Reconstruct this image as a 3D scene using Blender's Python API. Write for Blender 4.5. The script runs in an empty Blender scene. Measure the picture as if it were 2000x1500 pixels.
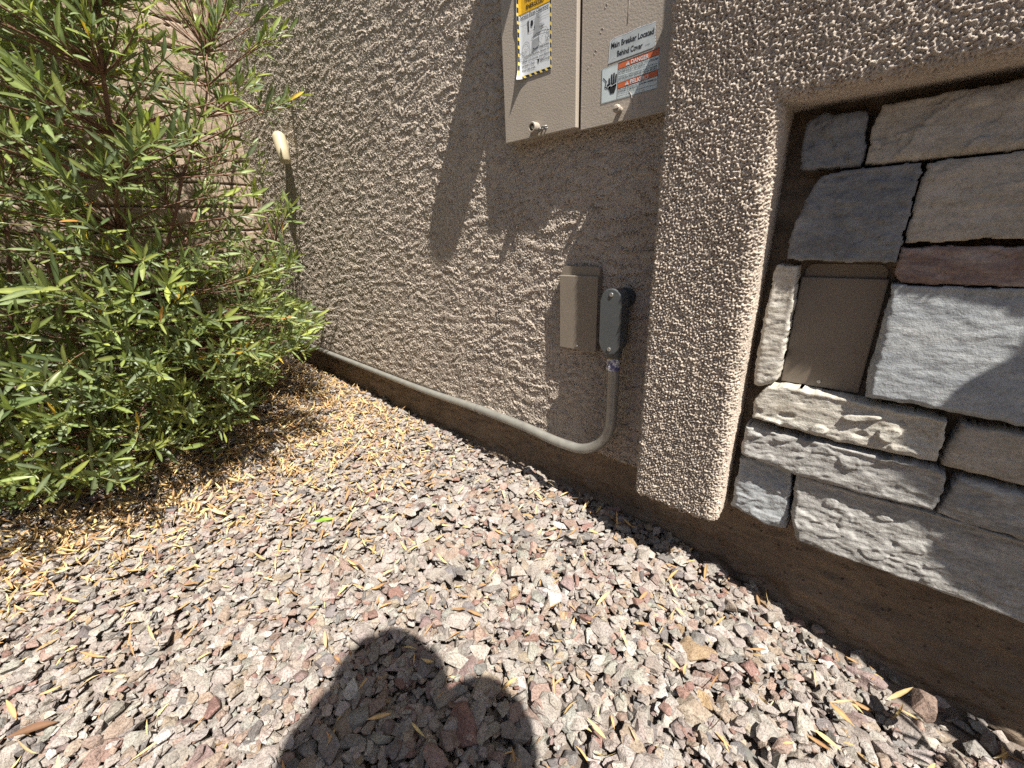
import bpy, bmesh, math, random
import numpy as np
from mathutils import Vector, Matrix
random.seed(7)
RNG = np.random.default_rng(11)
H = 0.87                      # height of the camera above the ground at the wall
S = bpy.context.scene
COL = S.collection
PI = math.pi

# ------------------------------------------------------------------ camera
R = np.array([[0.74771876, 0.20253167, -0.63237456],
              [0.66285556, -0.28393131, 0.6928243],
              [-0.03923208, -0.93721072, -0.34655001]])
cd = bpy.data.cameras.new("camera")
cam = bpy.data.objects.new("camera", cd)
COL.objects.link(cam)
cam.matrix_world = Matrix(((R[0, 0], -R[0, 1], -R[0, 2], 0),
                           (R[1, 0], -R[1, 1], -R[1, 2], 0),
                           (R[2, 0], -R[2, 1], -R[2, 2], H), (0, 0, 0, 1)))
cd.sensor_width = 36.0
cd.lens = 795.0 / 2000 * 36
cd.clip_start = 0.02
cd.clip_end = 500
S.camera = cam

# ------------------------------------------------------------------ light
SUN = Vector((3.0, -1.0, 5.3)).normalized()         # towards the sun
sl = bpy.data.lights.new("sun", 'SUN')
sl.energy = 4.9
sl.angle = math.radians(0.55)
sl.color = (1.0, 0.95, 0.87)
so = bpy.data.objects.new("sun", sl)
COL.objects.link(so)
so.rotation_euler = SUN.to_track_quat('Z', 'Y').to_euler()
W = bpy.data.worlds.new("World")
S.world = W
W.use_nodes = True
nt = W.node_tree
bg = nt.nodes["Background"]
sky = nt.nodes.new("ShaderNodeTexSky")
sky.sky_type = 'NISHITA'
sky.sun_disc = False
sky.sun_elevation = math.asin(SUN.z)
sky.sun_rotation = math.atan2(SUN.x, SUN.y)
sky.air_density = 1.0
sky.dust_density = 1.6
sky.ozone_density = 0.6
nt.links.new(sky.outputs[0], bg.inputs[0])
bg.inputs[1].default_value = 0.050
S.view_settings.view_transform = 'Standard'
S.view_settings.look = 'None'
S.view_settings.exposure = 1.08
S.view_settings.gamma = 1.0
S.render.engine = 'CYCLES'
S.cycles.max_bounces = 6
S.cycles.diffuse_bounces = 2
S.cycles.use_denoising = False

# ------------------------------------------------------------------ helpers
def tag(o, label=None, cat=None, group=None, kind=None):
    if label: o['label'] = label
    if cat: o['category'] = cat
    if group: o['group'] = group
    if kind: o['kind'] = kind
    return o

def empty(name, loc, label=None, cat=None, group=None):
    o = bpy.data.objects.new(name, None)
    o.empty_display_size = 0.05
    COL.objects.link(o)
    o.location = loc
    return tag(o, label, cat, group)

def link(name, me, mat, parent=None):
    """link a mesh given in world coordinates; parent empties keep their own location"""
    o = bpy.data.objects.new(name, me)
    COL.objects.link(o)
    if mat is not None:
        for m in (mat if isinstance(mat, (list, tuple)) else [mat]):
            me.materials.append(m)
    if parent is not None:
        o.parent = parent
        p, off = parent, Vector((0, 0, 0))
        while p is not None:
            off += p.location
            p = p.parent
        me.transform(Matrix.Translation(-off))
    return o

def np_mesh(name, V, F, smooth=False, colors=None, mi=None):
    """V (n,3), F (m,k) arrays of one polygon size"""
    me = bpy.data.meshes.new(name)
    V = np.asarray(V, dtype=np.float32); F = np.asarray(F, dtype=np.int32)
    m, k = F.shape
    me.vertices.add(len(V)); me.vertices.foreach_set("co", V.ravel())
    me.loops.add(m * k); me.loops.foreach_set("vertex_index", F.ravel())
    me.polygons.add(m)
    me.polygons.foreach_set("loop_start", np.arange(0, m * k, k, dtype=np.int32))
    me.polygons.foreach_set("loop_total", np.full(m, k, dtype=np.int32))
    me.polygons.foreach_set("use_smooth", np.full(m, smooth, dtype=bool))
    if mi is not None:
        me.polygons.foreach_set("material_index", np.asarray(mi, dtype=np.int32))
    if colors is not None:
        a = me.attributes.new("tint", 'FLOAT_COLOR', 'POINT')
        c = np.ones((len(V), 4), dtype=np.float32); c[:, :3] = colors
        a.data.foreach_set("color", c.ravel())
    me.update(calc_edges=True)
    me.validate()
    return me

def grid_faces(nu, nv, flip=False):
    i = np.arange(nu * nv).reshape(nu, nv)
    a, b, c, d = i[:-1, :-1].ravel(), i[1:, :-1].ravel(), i[1:, 1:].ravel(), i[:-1, 1:].ravel()
    return np.stack([a, d, c, b] if flip else [a, b, c, d], 1)

def bm_mesh(name, bm, smooth=False):
    me = bpy.data.meshes.new(name)
    bmesh.ops.recalc_face_normals(bm, faces=bm.faces)
    bm.to_mesh(me); bm.free()
    if smooth:
        me.polygons.foreach_set("use_smooth", [True] * len(me.polygons))
    return me

def box(bm, x0, x1, y0, y1, z0, z1, bev=0.0, seg=2):
    r = bmesh.ops.create_cube(bm, size=1.0)
    vs = r['verts']
    bmesh.ops.scale(bm, vec=(x1 - x0, y1 - y0, z1 - z0), verts=vs)
    bmesh.ops.translate(bm, vec=((x0 + x1) / 2, (y0 + y1) / 2, (z0 + z1) / 2), verts=vs)
    if bev > 0:
        es = list({e for v in vs for e in v.link_edges})
        bmesh.ops.bevel(bm, geom=es, offset=bev, segments=seg, profile=0.5, affect='EDGES')

def cyl(bm, p, q, r0, r1=None, n=24):
    r1 = r0 if r1 is None else r1
    p, q = Vector(p), Vector(q)
    d = q - p
    M = Matrix.Translation((p + q) / 2) @ d.to_track_quat('Z', 'Y').to_matrix().to_4x4()
    bmesh.ops.create_cone(bm, cap_ends=True, segments=n, radius1=r0, radius2=r1, depth=d.length, matrix=M)

def lathe(bm, prof, origin, axis, n=32):
    """prof: (r, h) pairs along axis"""
    q = Vector(axis).to_track_quat('Z', 'Y').to_matrix()
    o = Vector(origin)
    rings = []
    for r, h in prof:
        rings.append([bm.verts.new(o + q @ Vector((r * math.cos(2 * PI * k / n), r * math.sin(2 * PI * k / n), h))) for k in range(n)])
    for a, b in zip(rings[:-1], rings[1:]):
        for k in range(n):
            bm.faces.new((a[k], a[(k + 1) % n], b[(k + 1) % n], b[k]))
    bm.faces.new(list(reversed(rings[0]))); bm.faces.new(rings[-1])

def tube(bm, pts, rads, n=8, cap=True):
    pts = [Vector(p) for p in pts]
    if not hasattr(rads, '__len__'): rads = [rads] * len(pts)
    rings = []
    up = Vector((0.13, 0.21, 1)).normalized()
    prev = None
    for i, p in enumerate(pts):
        t = (pts[min(i + 1, len(pts) - 1)] - pts[max(i - 1, 0)]).normalized()
        a = t.cross(up) if prev is None else prev - t * prev.dot(t)
        if a.length < 1e-4: a = t.cross(Vector((1, 0, 0)))
        a.normalize(); prev = a
        b = t.cross(a)
        rings.append([bm.verts.new(p + (a * math.cos(2 * PI * k / n) + b * math.sin(2 * PI * k / n)) * rads[i]) for k in range(n)])
    for a, b in zip(rings[:-1], rings[1:]):
        for k in range(n):
            bm.faces.new((a[k], a[(k + 1) % n], b[(k + 1) % n], b[k]))
    if cap:
        bm.faces.new(list(reversed(rings[0]))); bm.faces.new(rings[-1])

def prism(bm, pts, y0, y1, bev=0.0, seg=2):
    """polygon in (x,z), extruded from y0 (back) to y1 (front)"""
    a = [bm.verts.new((x, y0, z)) for x, z in pts]
    b = [bm.verts.new((x, y1, z)) for x, z in pts]
    n = len(pts)
    fs = [bm.faces.new(a), bm.faces.new(list(reversed(b)))]
    for k in range(n):
        bm.faces.new((a[k], b[k], b[(k + 1) % n], a[(k + 1) % n]))
    if bev > 0:
        bmesh.ops.bevel(bm, geom=list(fs[1].edges), offset=bev, segments=seg, profile=0.5, affect='EDGES')

def fft_noise(n, tile, wl, bw=0.5, aniso=1.0, ang=0.0, seed=0):
    """periodic band noise on an n x n tile of 'tile' metres, wavelength wl metres, unit std"""
    g = np.random.default_rng(seed).standard_normal((n, n))
    k = np.fft.fftfreq(n, tile / n)
    kx, kz = np.meshgrid(k, k, indexing='ij')
    c, s = math.cos(ang), math.sin(ang)
    u = (kx * c + kz * s) * aniso; v = -kx * s + kz * c
    kk = np.sqrt(u * u + v * v) + 1e-9
    filt = np.exp(-0.5 * (np.log(kk * wl) / bw) ** 2)
    f = np.fft.ifft2(np.fft.fft2(g) * filt).real
    return f / f.std()

def samp(T, tile, x, z):
    n = T.shape[0]
    fx = (x / tile * n) % n; fz = (z / tile * n) % n
    ix = np.floor(fx).astype(int); iz = np.floor(fz).astype(int)
    tx = fx - ix; tz = fz - iz
    ix %= n; iz %= n
    jx = (ix + 1) % n; jz = (iz + 1) % n
    return (T[ix, iz] * (1 - tx) * (1 - tz) + T[jx, iz] * tx * (1 - tz) + T[ix, jz] * (1 - tx) * tz + T[jx, jz] * tx * tz)

def sstep(a, b, x):
    t = np.clip((x - a) / (b - a), 0, 1)
    return t * t * (3 - 2 * t)

# ------------------------------------------------------------------ materials
def mat_new(name):
    m = bpy.data.materials.new(name); m.use_nodes = True
    t = m.node_tree
    return m, t, t.nodes["Principled BSDF"]

def nd(t, kind, **kw):
    n = t.nodes.new(kind)
    for k, v in kw.items():
        if k in n.inputs: n.inputs[k].default_value = v
        else: setattr(n, k, v)
    return n

def noise(t, scale, detail=4, rough=0.6, vec=None, dist=0.0):
    n = nd(t, "ShaderNodeTexNoise", Scale=scale, Detail=detail, Roughness=rough, Distortion=dist)
    if vec is not None: t.links.new(vec, n.inputs["Vector"])
    return n

def ramp(t, src, stops):
    r = t.nodes.new("ShaderNodeValToRGB")
    e = r.color_ramp.elements
    while len(e) < len(stops): e.new(0.5)
    for i, (p, c) in enumerate(stops):
        e[i].position = p; e[i].color = (*c, 1) if len(c) == 3 else c
    t.links.new(src, r.inputs[0])
    return r

def mix(t, fac, a, b, mode='MIX'):
    m = t.nodes.new("ShaderNodeMix"); m.data_type = 'RGBA'; m.blend_type = mode
    for i, v in ((0, fac), (6, a), (7, b)):
        if hasattr(v, 'links') or hasattr(v, 'is_linked'): t.links.new(v, m.inputs[i])
        elif i == 0: m.inputs[0].default_value = v
        else: m.inputs[i].default_value = (*v, 1)
    return m.outputs[2]

def bump(t, bs, src, dist, strength=1.0, prev=None):
    b = nd(t, "ShaderNodeBump", Strength=strength, Distance=dist)
    t.links.new(src, b.inputs["Height"])
    if prev is not None: t.links.new(prev, b.inputs["Normal"])
    t.links.new(b.outputs[0], bs.inputs["Normal"])
    return b.outputs[0]

def simple(name, col, rough=0.6, metal=0.0, var=0.12, nscale=20, bscale=None, bdist=0.0005, col2=None, spec=0.5, lo=0.35, hi=0.65):
    m, t, b = mat_new(name)
    tc = t.nodes.new("ShaderNodeTexCoord")
    n = noise(t, nscale, 5, 0.6, tc.outputs["Object"])
    c2 = col2 or tuple(c * (1 - var * 2) for c in col)
    r = ramp(t, n.outputs[0], [(lo, c2), (hi, col)])
    t.links.new(r.outputs[0], b.inputs["Base Color"])
    b.inputs["Roughness"].default_value = rough
    b.inputs["Metallic"].default_value = metal
    b.inputs["Specular IOR Level"].default_value = spec
    if bscale:
        n2 = noise(t, bscale, 3, 0.6, tc.outputs["Object"])
        bump(t, b, n2.outputs[0], bdist)
    return m

STUCCO = (0.54, 0.463, 0.385)
def stucco_mat(name, dirt=True):
    m, t, b = mat_new(name)
    tc = t.nodes.new("ShaderNodeTexCoord")
    n1 = noise(t, 5, 6, 0.65, tc.outputs["Object"])
    n2 = noise(t, 90, 4, 0.6, tc.outputs["Object"])
    r1 = ramp(t, n1.outputs[0], [(0.3, tuple(c * 0.84 for c in STUCCO)), (0.7, tuple(c * 1.08 for c in STUCCO))])
    r2 = ramp(t, n2.outputs[0], [(0.35, (0.86, 0.85, 0.84)), (0.6, (1, 1, 1))])
    c = mix(t, 1.0, r1.outputs[0], r2.outputs[0], 'MULTIPLY')
    t.links.new(c, b.inputs["Base Color"])
    b.inputs["Roughness"].default_value = 0.85
    b.inputs["Specular IOR Level"].default_value = 0.25
    n3 = noise(t, 260, 4, 0.75, tc.outputs["Object"])
    bump(t, b, n3.outputs[0], 0.0024, 0.9)
    return m
M_STUCCO = stucco_mat("painted_stucco")

def concrete_mat():
    m, t, b = mat_new("painted_concrete")
    tc = t.nodes.new("ShaderNodeTexCoord")
    n1 = noise(t, 7, 6, 0.7, tc.outputs["Object"])
    r1 = ramp(t, n1.outputs[0], [(0.3, (0.15, 0.112, 0.08)), (0.7, (0.26, 0.198, 0.142))])
    mp = nd(t, "ShaderNodeMapping"); mp.inputs["Scale"].default_value = (1, 1, 3.2)
    t.links.new(tc.outputs["Object"], mp.inputs[0])
    n2 = noise(t, 38, 6, 0.75, mp.outputs[0])
    r2 = ramp(t, n2.outputs[0], [(0.36, (0.45, 0.42, 0.4)), (0.44, (1, 1, 1))])
    c = mix(t, 0.75, r1.outputs[0], r2.outputs[0], 'MULTIPLY')
    n5 = noise(t, 3.5, 6, 0.75, mp.outputs[0], 0.8)
    r5 = ramp(t, n5.outputs[0], [(0.42, (1, 1, 1)), (0.62, (1.35, 1.33, 1.32)), (0.75, (0.75, 0.7, 0.66))])
    c = mix(t, 0.8, c, r5.outputs[0], 'MULTIPLY')
    v = nd(t, "ShaderNodeTexVoronoi", Scale=42.0)
    t.links.new(tc.outputs["Object"], v.inputs["Vector"])
    r3 = ramp(t, v.outputs["Distance"], [(0.08, (0.22, 0.19, 0.17)), (0.17, (1, 1, 1))])
    c = mix(t, 0.8, c, r3.outputs[0], 'MULTIPLY')
    t.links.new(c, b.inputs["Base Color"])
    b.inputs["Roughness"].default_value = 0.8
    n3 = noise(t, 60, 6, 0.7, mp.outputs[0])
    x = bump(t, b, n3.outputs[0], 0.006, 0.7)
    bump(t, b, r3.outputs[0], 0.002, 0.6, x)
    return m
M_CONC = concrete_mat()

def block_mat():
    m, t, b = mat_new("pink_tan_block")
    tc = t.nodes.new("ShaderNodeTexCoord")
    n1 = noise(t, 3, 5, 0.6, tc.outputs["Object"])
    r1 = ramp(t, n1.outputs[0], [(0.3, (0.32, 0.25, 0.19)), (0.7, (0.40, 0.315, 0.245))])
    n2 = noise(t, 140, 4, 0.7, tc.outputs["Object"])
    r2 = ramp(t, n2.outputs[0], [(0.33, (0.55, 0.5, 0.48)), (0.5, (1, 1, 1)), (0.7, (1.15, 1.12, 1.1))])
    c = mix(t, 1.0, r1.outputs[0], r2.outputs[0], 'MULTIPLY')
    at = nd(t, "ShaderNodeAttribute"); at.attribute_name = "tint"
    c = mix(t, 1.0, c, at.outputs["Color"], 'MULTIPLY')
    t.links.new(c, b.inputs["Base Color"])
    b.inputs["Roughness"].default_value = 0.9
    b.inputs["Specular IOR Level"].default_value = 0.2
    bump(t, b, n2.outputs[0], 0.003, 0.8)
    return m
M_BLOCK = block_mat()

def attr_rock(name, speck=0.85, bs=70):
    m, t, b = mat_new(name)
    at = nd(t, "ShaderNodeAttribute"); at.attribute_name = "tint"
    tc = t.nodes.new("ShaderNodeTexCoord")
    n1 = noise(t, 300, 4, 0.8, tc.outputs["Object"])
    r1 = ramp(t, n1.outputs[0], [(0.36, (0.35, 0.34, 0.33)), (0.47, (0.9, 0.9, 0.9)), (0.62, (1.25, 1.25, 1.22))])
    c = mix(t, speck, at.outputs["Color"], r1.outputs[0], 'MULTIPLY')
    n4 = noise(t, 45, 3, 0.6, tc.outputs["Object"])
    r4 = ramp(t, n4.outputs[0], [(0.4, (0.82, 0.76, 0.72)), (0.62, (1.06, 1.05, 1.04))])
    c = mix(t, 0.8, c, r4.outputs[0], 'MULTIPLY')
    t.links.new(c, b.inputs["Base Color"])
    b.inputs["Roughness"].default_value = 0.85
    b.inputs["Specular IOR Level"].default_value = 0.3
    n3 = noise(t, bs, 5, 0.7, tc.outputs["Object"])
    x = bump(t, b, n3.outputs[0], 0.009, 0.8)
    bump(t, b, n1.outputs[0], 0.0016, 0.7, x)
    return m
M_GRAVEL = attr_rock("crushed_granite")

def soil_mat():
    m, t, b = mat_new("bare_soil")
    tc = t.nodes.new("ShaderNodeTexCoord")
    n1 = noise(t, 30, 6, 0.7, tc.outputs["Object"])
    r1 = ramp(t, n1.outputs[0], [(0.3, (0.17, 0.135, 0.11)), (0.7, (0.30, 0.25, 0.21))])
    t.links.new(r1.outputs[0], b.inputs["Base Color"])
    b.inputs["Roughness"].default_value = 0.95
    n2 = noise(t, 120, 6, 0.8, tc.outputs["Object"])
    bump(t, b, n2.outputs[0], 0.006, 1.0)
    return m
M_SOIL = soil_mat()

def leaf_mat(name, dry=False):
    m, t, b = mat_new(name)
    at = nd(t, "ShaderNodeAttribute"); at.attribute_name = "tint"
    tc = t.nodes.new("ShaderNodeTexCoord")
    n1 = noise(t, 60, 3, 0.6, tc.outputs["Object"])
    r1 = ramp(t, n1.outputs[0], [(0.35, (0.82, 0.85, 0.8)), (0.65, (1.1, 1.08, 1.05))])
    c = mix(t, 1.0, at.outputs["Color"], r1.outputs[0], 'MULTIPLY')
    t.links.new(c, b.inputs["Base Color"])
    b.inputs["Roughness"].default_value = 0.7 if dry else 0.42
    b.inputs["Specular IOR Level"].default_value = 0.25 if dry else 0.5
    out = t.nodes["Material Output"]
    tr = nd(t, "ShaderNodeBsdfTranslucent")
    c2 = mix(t, 1.0, c, (1.2, 1.2, 0.55) if not dry else (1.2, 1.0, 0.7), 'MULTIPLY')
    t.links.new(c2, tr.inputs[0])
    ms = t.nodes.new("ShaderNodeMixShader"); ms.inputs[0].default_value = 0.2 if dry else 0.36
    t.links.new(b.outputs[0], ms.inputs[1]); t.links.new(tr.outputs[0], ms.inputs[2])
    t.links.new(ms.outputs[0], out.inputs[0])
    return m
M_LEAF = leaf_mat("green_leaf")
M_DRY = leaf_mat("dry_leaf", True)

M_PANEL = simple("tan_enamel", (0.40, 0.345, 0.285), 0.55, var=0.06, nscale=6, bscale=260, bdist=0.0006)
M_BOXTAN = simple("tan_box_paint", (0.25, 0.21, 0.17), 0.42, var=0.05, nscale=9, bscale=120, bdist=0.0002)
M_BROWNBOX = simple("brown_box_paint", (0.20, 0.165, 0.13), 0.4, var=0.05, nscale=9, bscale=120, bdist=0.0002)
M_PVC = simple("grey_pvc", (0.085, 0.092, 0.096), 0.38, var=0.05, nscale=12, bscale=200, bdist=0.0001)
M_EMT = simple("galvanised_steel", (0.31, 0.30, 0.27), 0.36, metal=0.3, var=0.12, nscale=26, bscale=90, bdist=0.0002)
M_STEEL = simple("screw_steel", (0.6, 0.6, 0.58), 0.3, metal=0.9)
M_BLACK = simple("black_rubber", (0.015, 0.015, 0.017), 0.6)
M_DARK = simple("dark_gap", (0.02, 0.018, 0.02), 0.9)
M_GLUE = simple("purple_primer", (0.10, 0.09, 0.20), 0.35, col2=(0.6, 0.6, 0.62), nscale=90, lo=0.45, hi=0.55)
M_YEL = simple("yellow_putty", (0.5, 0.36, 0.06), 0.5)
M_CREAM = simple("cream_plastic", (0.50, 0.43, 0.29), 0.45, var=0.03, nscale=14)
M_BARK = simple("reddish_bark", (0.24, 0.13, 0.085), 0.8, var=0.2, nscale=60, bscale=200, bdist=0.001)
M_TWIG = simple("green_twig", (0.26, 0.24, 0.09), 0.7, var=0.2, nscale=60)
M_MORTAR = simple("dark_mortar", (0.20, 0.155, 0.11), 0.95, var=0.25, nscale=30, bscale=120, bdist=0.006)
M_WHITE = simple("label_white", (0.72, 0.74, 0.76), 0.35, var=0.03, nscale=40)
M_SILVER = simple("label_silver", (0.50, 0.535, 0.54), 0.35, var=0.12, nscale=50)
M_PALEB = simple("label_pale_blue", (0.60, 0.665, 0.67), 0.35, var=0.04, nscale=40)
M_YELLOW = simple("label_yellow", (0.85, 0.48, 0.02), 0.4, var=0.04)
M_ORANGE = simple("label_orange_red", (0.62, 0.15, 0.055), 0.4, var=0.06, nscale=50)
M_INK = simple("black_ink", (0.02, 0.02, 0.022), 0.5)
M_GREY = simple("grey_ink", (0.42, 0.43, 0.44), 0.5)
M_LINE = simple("thin_grey_ink", (0.22, 0.23, 0.24), 0.5)
M_GLASS = simple("meter_glass", (0.35, 0.37, 0.38), 0.08, var=0.02)
M_CLOTH = simple("navy_cotton", (0.05, 0.06, 0.10), 0.9, bscale=300, bdist=0.0005)
M_DENIM = simple("blue_denim", (0.08, 0.11, 0.19), 0.9, bscale=300, bdist=0.0005)
M_SKIN = simple("skin", (0.52, 0.33, 0.24), 0.5, var=0.04)
M_HAT = simple("straw_hat", (0.55, 0.46, 0.30), 0.8, bscale=200, bdist=0.001)
M_HAIR = simple("brown_hair", (0.07, 0.045, 0.03), 0.6, bscale=250, bdist=0.001)
M_SHOE = simple("grey_shoe", (0.2, 0.2, 0.2), 0.7)

def stripe_mat():
    m, t, b = mat_new("hazard_stripes")
    tc = t.nodes.new("ShaderNodeTexCoord")
    w = nd(t, "ShaderNodeTexWave", Scale=38.0); w.bands_direction = 'DIAGONAL'
    mp = nd(t, "ShaderNodeMapping"); mp.inputs["Rotation"].default_value = (math.radians(-90), 0, 0)
    t.links.new(tc.outputs["Object"], mp.inputs[0])
    t.links.new(mp.outputs[0], w.inputs[0])
    r = ramp(t, w.outputs[0], [(0.66, (0.02, 0.02, 0.02)), (0.7, (0.85, 0.62, 0.1))])
    t.links.new(r.outputs[0], b.inputs["Base Color"])
    b.inputs["Roughness"].default_value = 0.4
    return m
M_STRIPE = stripe_mat()

# ------------------------------------------------------------------ relief fields
TN, TL = 1400, 1.2
coarse = fft_noise(TN, TL, 0.036, 0.42, 2.4, 0.12, 1)
coarse2 = fft_noise(TN, TL, 0.030, 0.5, 1.0, 0, 2)
warp = fft_noise(TN, TL, 0.25, 0.5, 1, 0, 3)
medium = fft_noise(TN, TL, 0.0110, 0.5, 1.0, 0, 4)
fine = fft_noise(TN, TL, 0.0060, 0.38, 1.0, 0, 5)
dash = fft_noise(TN, TL, 0.0092, 0.5, 1.0, 0.5, 6)
dash2 = fft_noise(TN, TL, 0.0056, 0.38, 1.0, 0.5, 8)
broad = fft_noise(TN, TL, 0.16, 0.5, 1, 0, 7)

def wall_relief(x, z):
    f = samp(medium, TL, x, z); f = np.where(f > 0.7, 0.7 + 0.35 * (f - 0.7), f)
    g = samp(fine, TL, x, z); g = np.where(g > 0.8, 0.8 + 0.4 * (g - 0.8), g)
    wx = samp(warp, TL, x * 0.9, z * 0.9)
    # trowel ledges: pushed-up lips that drop sharply on their lower side
    run = samp(broad, TL, x * 0.55 + 0.13, z * 0.8 + 0.4)
    swing = 0.55 * wx + 0.35 * run
    ph = z / 0.033 + (0.35 + 0.25 * wx) * x / 0.06 * 0.35 + swing + 0.16 * f + 0.10 * g
    saw = 1 - (ph - np.floor(ph))
    saw = saw ** 1.4
    m1 = sstep(0.1, 1.1, samp(coarse, TL, x * 0.8, z * 0.8 + 0.2) + 0.9 * sstep(-0.2, 1.0, samp(broad, TL, x * 0.4 + 0.31, z * 0.4)) + 0.15)
    led = saw * m1
    # torn hollows
    c = samp(coarse2, TL, x, z) * 0.7 + samp(coarse, TL, x + 0.4, z) * 0.5
    pit = sstep(0.55, 1.15, c)
    cr = np.exp(-((samp(coarse2, TL, x * 1.25 + 0.21, z * 1.25) / 0.16) ** 2)) * sstep(0.0, 0.7, samp(broad, TL, x * 1.3 + 0.7, z * 1.3) + 0.2 * f)
    return 0.0042 * led - 0.0024 * pit - 0.0026 * cr + 0.0007 * f + 0.00125 * g

def dash_relief(x, z):
    d = samp(dash, TL, x, z); d = np.where(d > 0.9, 0.9 + 0.5 * (d - 0.9), d)
    e = samp(dash2, TL, x + 0.2, z)
    return 0.0014 * d + 0.0014 * e + 0.0007 * samp(coarse2, TL, x, z)

def displaced_grid(P, h):
    du = np.gradient(P, axis=0); dv = np.gradient(P, axis=1)
    n = np.cross(du, dv); n /= np.linalg.norm(n, axis=2, keepdims=True) + 1e-12
    return P + n * h[..., None], n

# ------------------------------------------------------------------ ground
def gz(x, y):
    x = np.asarray(x, dtype=float)
    t = np.clip(-(x + 0.55), -0.5, 2.6)
    dip = 0.085 * sstep(-0.45, 0.30, x) * sstep(0.45, 0.98, np.asarray(y, dtype=float))
    return 0.045 * 0.5 * (t + np.sqrt(t * t + 0.02)) - dip

gx = np.concatenate([[-60, -20, -8, -5], np.linspace(-3.6, 2.0, 113), [3, 6, 20, 60]])
gy = np.concatenate([[-60, -20, -8, -4], np.linspace(-2.5, 1.2, 112), [3, 8, 20, 60]])
GX, GY = np.meshgrid(gx, gy, indexing='ij')
GZ = gz(GX, GY) - 0.018 + 0.004 * samp(broad, TL, GX, GY)
me = np_mesh("ground", np.stack([GX, GY, GZ], 2).reshape(-1, 3), grid_faces(len(gx), len(gy)), True)
tag(link("ground", me, M_SOIL), kind='structure')

# ------------------------------------------------------------------ stucco house wall
def sb(x): return H - 0.661 - 0.0310 * (x + 0.44)      # lower edge of the stucco
house = empty("stucco_wall", (-1.6, 1.0, 0.0), "tan rough stucco house wall carrying the electric panel, above a brown concrete base", "wall")

def zone(xs, nz, ztop):
    V = np.linspace(0, 1, nz)
    X = np.repeat(xs[:, None], nz, 1)
    zb = sb(xs)[:, None] + 0.002 * samp(medium, TL, xs, xs * 0)[:, None]
    Z = zb + (ztop - zb) * V[None, :]
    return X, Z
def spaced(x0, x1, d0, d1):
    out = [x0]
    while out[-1] > x1:
        t = (x0 - out[-1]) / (x0 - x1)
        out.append(out[-1] - (d0 + (d1 - d0) * t))
    return np.array(out[::-1])
xs = spaced(-0.33, -3.05, 0.0016, 0.0034)
X, Z = zone(xs, 1020, H + 1.16)
h = wall_relief(X, Z)
lip = np.exp(-((Z - sb(X)) / 0.006) ** 2)
Y = 1.0 - h + 0.004 * lip
me = np_mesh("stucco_face", np.stack([X, Y, Z], 2).reshape(-1, 3), grid_faces(*X.shape), True)
tag(link("stucco_face", me, M_STUCCO, house))
ys0 = Y[:, 0]
V = np.concatenate([np.stack([xs, ys0, Z[:, 0]], 1), np.stack([xs, np.full(len(xs), 1.05), Z[:, 0] + 0.003], 1)])
n = len(xs)
F = np.stack([np.arange(n - 1), np.arange(n - 1) + n, np.arange(1, n) + n, np.arange(1, n)], 1)
link("stucco_edge", np_mesh("stucco_edge", V, F), M_STUCCO, house)
# upper storey of wall and the part beyond the garden wall, the same render
bm = bmesh.new()
box(bm, -9.0, -0.33, 1.002, 1.25, H + 1.155, 3.2)
box(bm, -9.0, -3.04, 1.002, 1.25, 0.1, H + 1.155)
link("upper_stucco", bm_mesh("upper_stucco", bm), M_STUCCO, house)
bm = bmesh.new()
box(bm, -0.352, 3.2, 0.934, 1.25, H + 0.452, 3.2, 0.010)
link("upper_wall_return", bm_mesh("upper_wall_return", bm), M_STUCCO, house)

# concrete base
fx = np.concatenate([np.linspace(-3.1, -1.2, 100)[:-1], np.linspace(-1.2, 0.6, 200), np.linspace(0.62, 2.5, 30)])
fz = np.linspace(-0.16, 0.262, 80)
FX, FZ = np.meshgrid(fx, fz, indexing='ij')
flare = sstep(0.0, 0.6, FX) * 0.04 * (1 - sstep(-0.05, 0.10, FZ)) + 0.010 * (1 - sstep(0.0, 0.05, FZ))
FY = 1.046 - flare + 0.0025 * samp(broad, TL, FX, FZ * 2) + 0.0012 * samp(coarse, TL, FX, FZ) - 0.004 * sstep(0.6, 1.4, samp(coarse2, TL, FX * .5, FZ))
me = np_mesh("foundation", np.stack([FX, FY, FZ], 2).reshape(-1, 3), grid_faces(*FX.shape), True)
tag(link("concrete_base", me, M_CONC, house), "brown painted concrete footing with pitted surface")

# dash-coat surround: upright beside the stones and band above them
D, RR = 0.11, 0.026
def profile(a0, a1, yb_l, yb_r, rl, rr, step):
    """cross-section (a, y) with rounded front corners"""
    pts = []
    yf = 1.0 - D
    for y in np.arange(yb_l, yf + rl, -step * 1.5): pts.append((a0, y))
    for k in np.linspace(0, PI / 2, max(7, int(rl * 1.57 / step))): pts.append((a0 + rl - rl * math.cos(k), yf + rl - rl * math.sin(k)))
    for a in np.arange(a0 + rl + step, a1 - rr - step * 0.5, step): pts.append((a, yf))
    m = max(7, int(rr * 1.57 / step))
    for k in np.linspace(PI / 2, 0, m): pts.append((a1 - rr + rr * math.cos(k), yf + rr - rr * math.sin(k)))
    for y in np.arange(yf + rr + step, yb_r, step * 1.5): pts.append((a1, y))
    return np.array(pts)
PX0, PX1, PZ0, PZ1 = -0.385, -0.183, H - 0.668, H + 0.455
HZ0 = H + 0.185
pr = profile(PX0, PX1, 1.0, 0.99, 0.012, RR, 0.0015)
zz = np.arange(PZ0, PZ1, 0.0015)
s = np.concatenate([[0], np.cumsum(np.hypot(*np.diff(pr, axis=0).T))])
P = np.zeros((len(pr), len(zz), 3))
P[..., 0] = pr[:, 0:1]; P[..., 1] = pr[:, 1:2]; P[..., 2] = zz[None]
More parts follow.
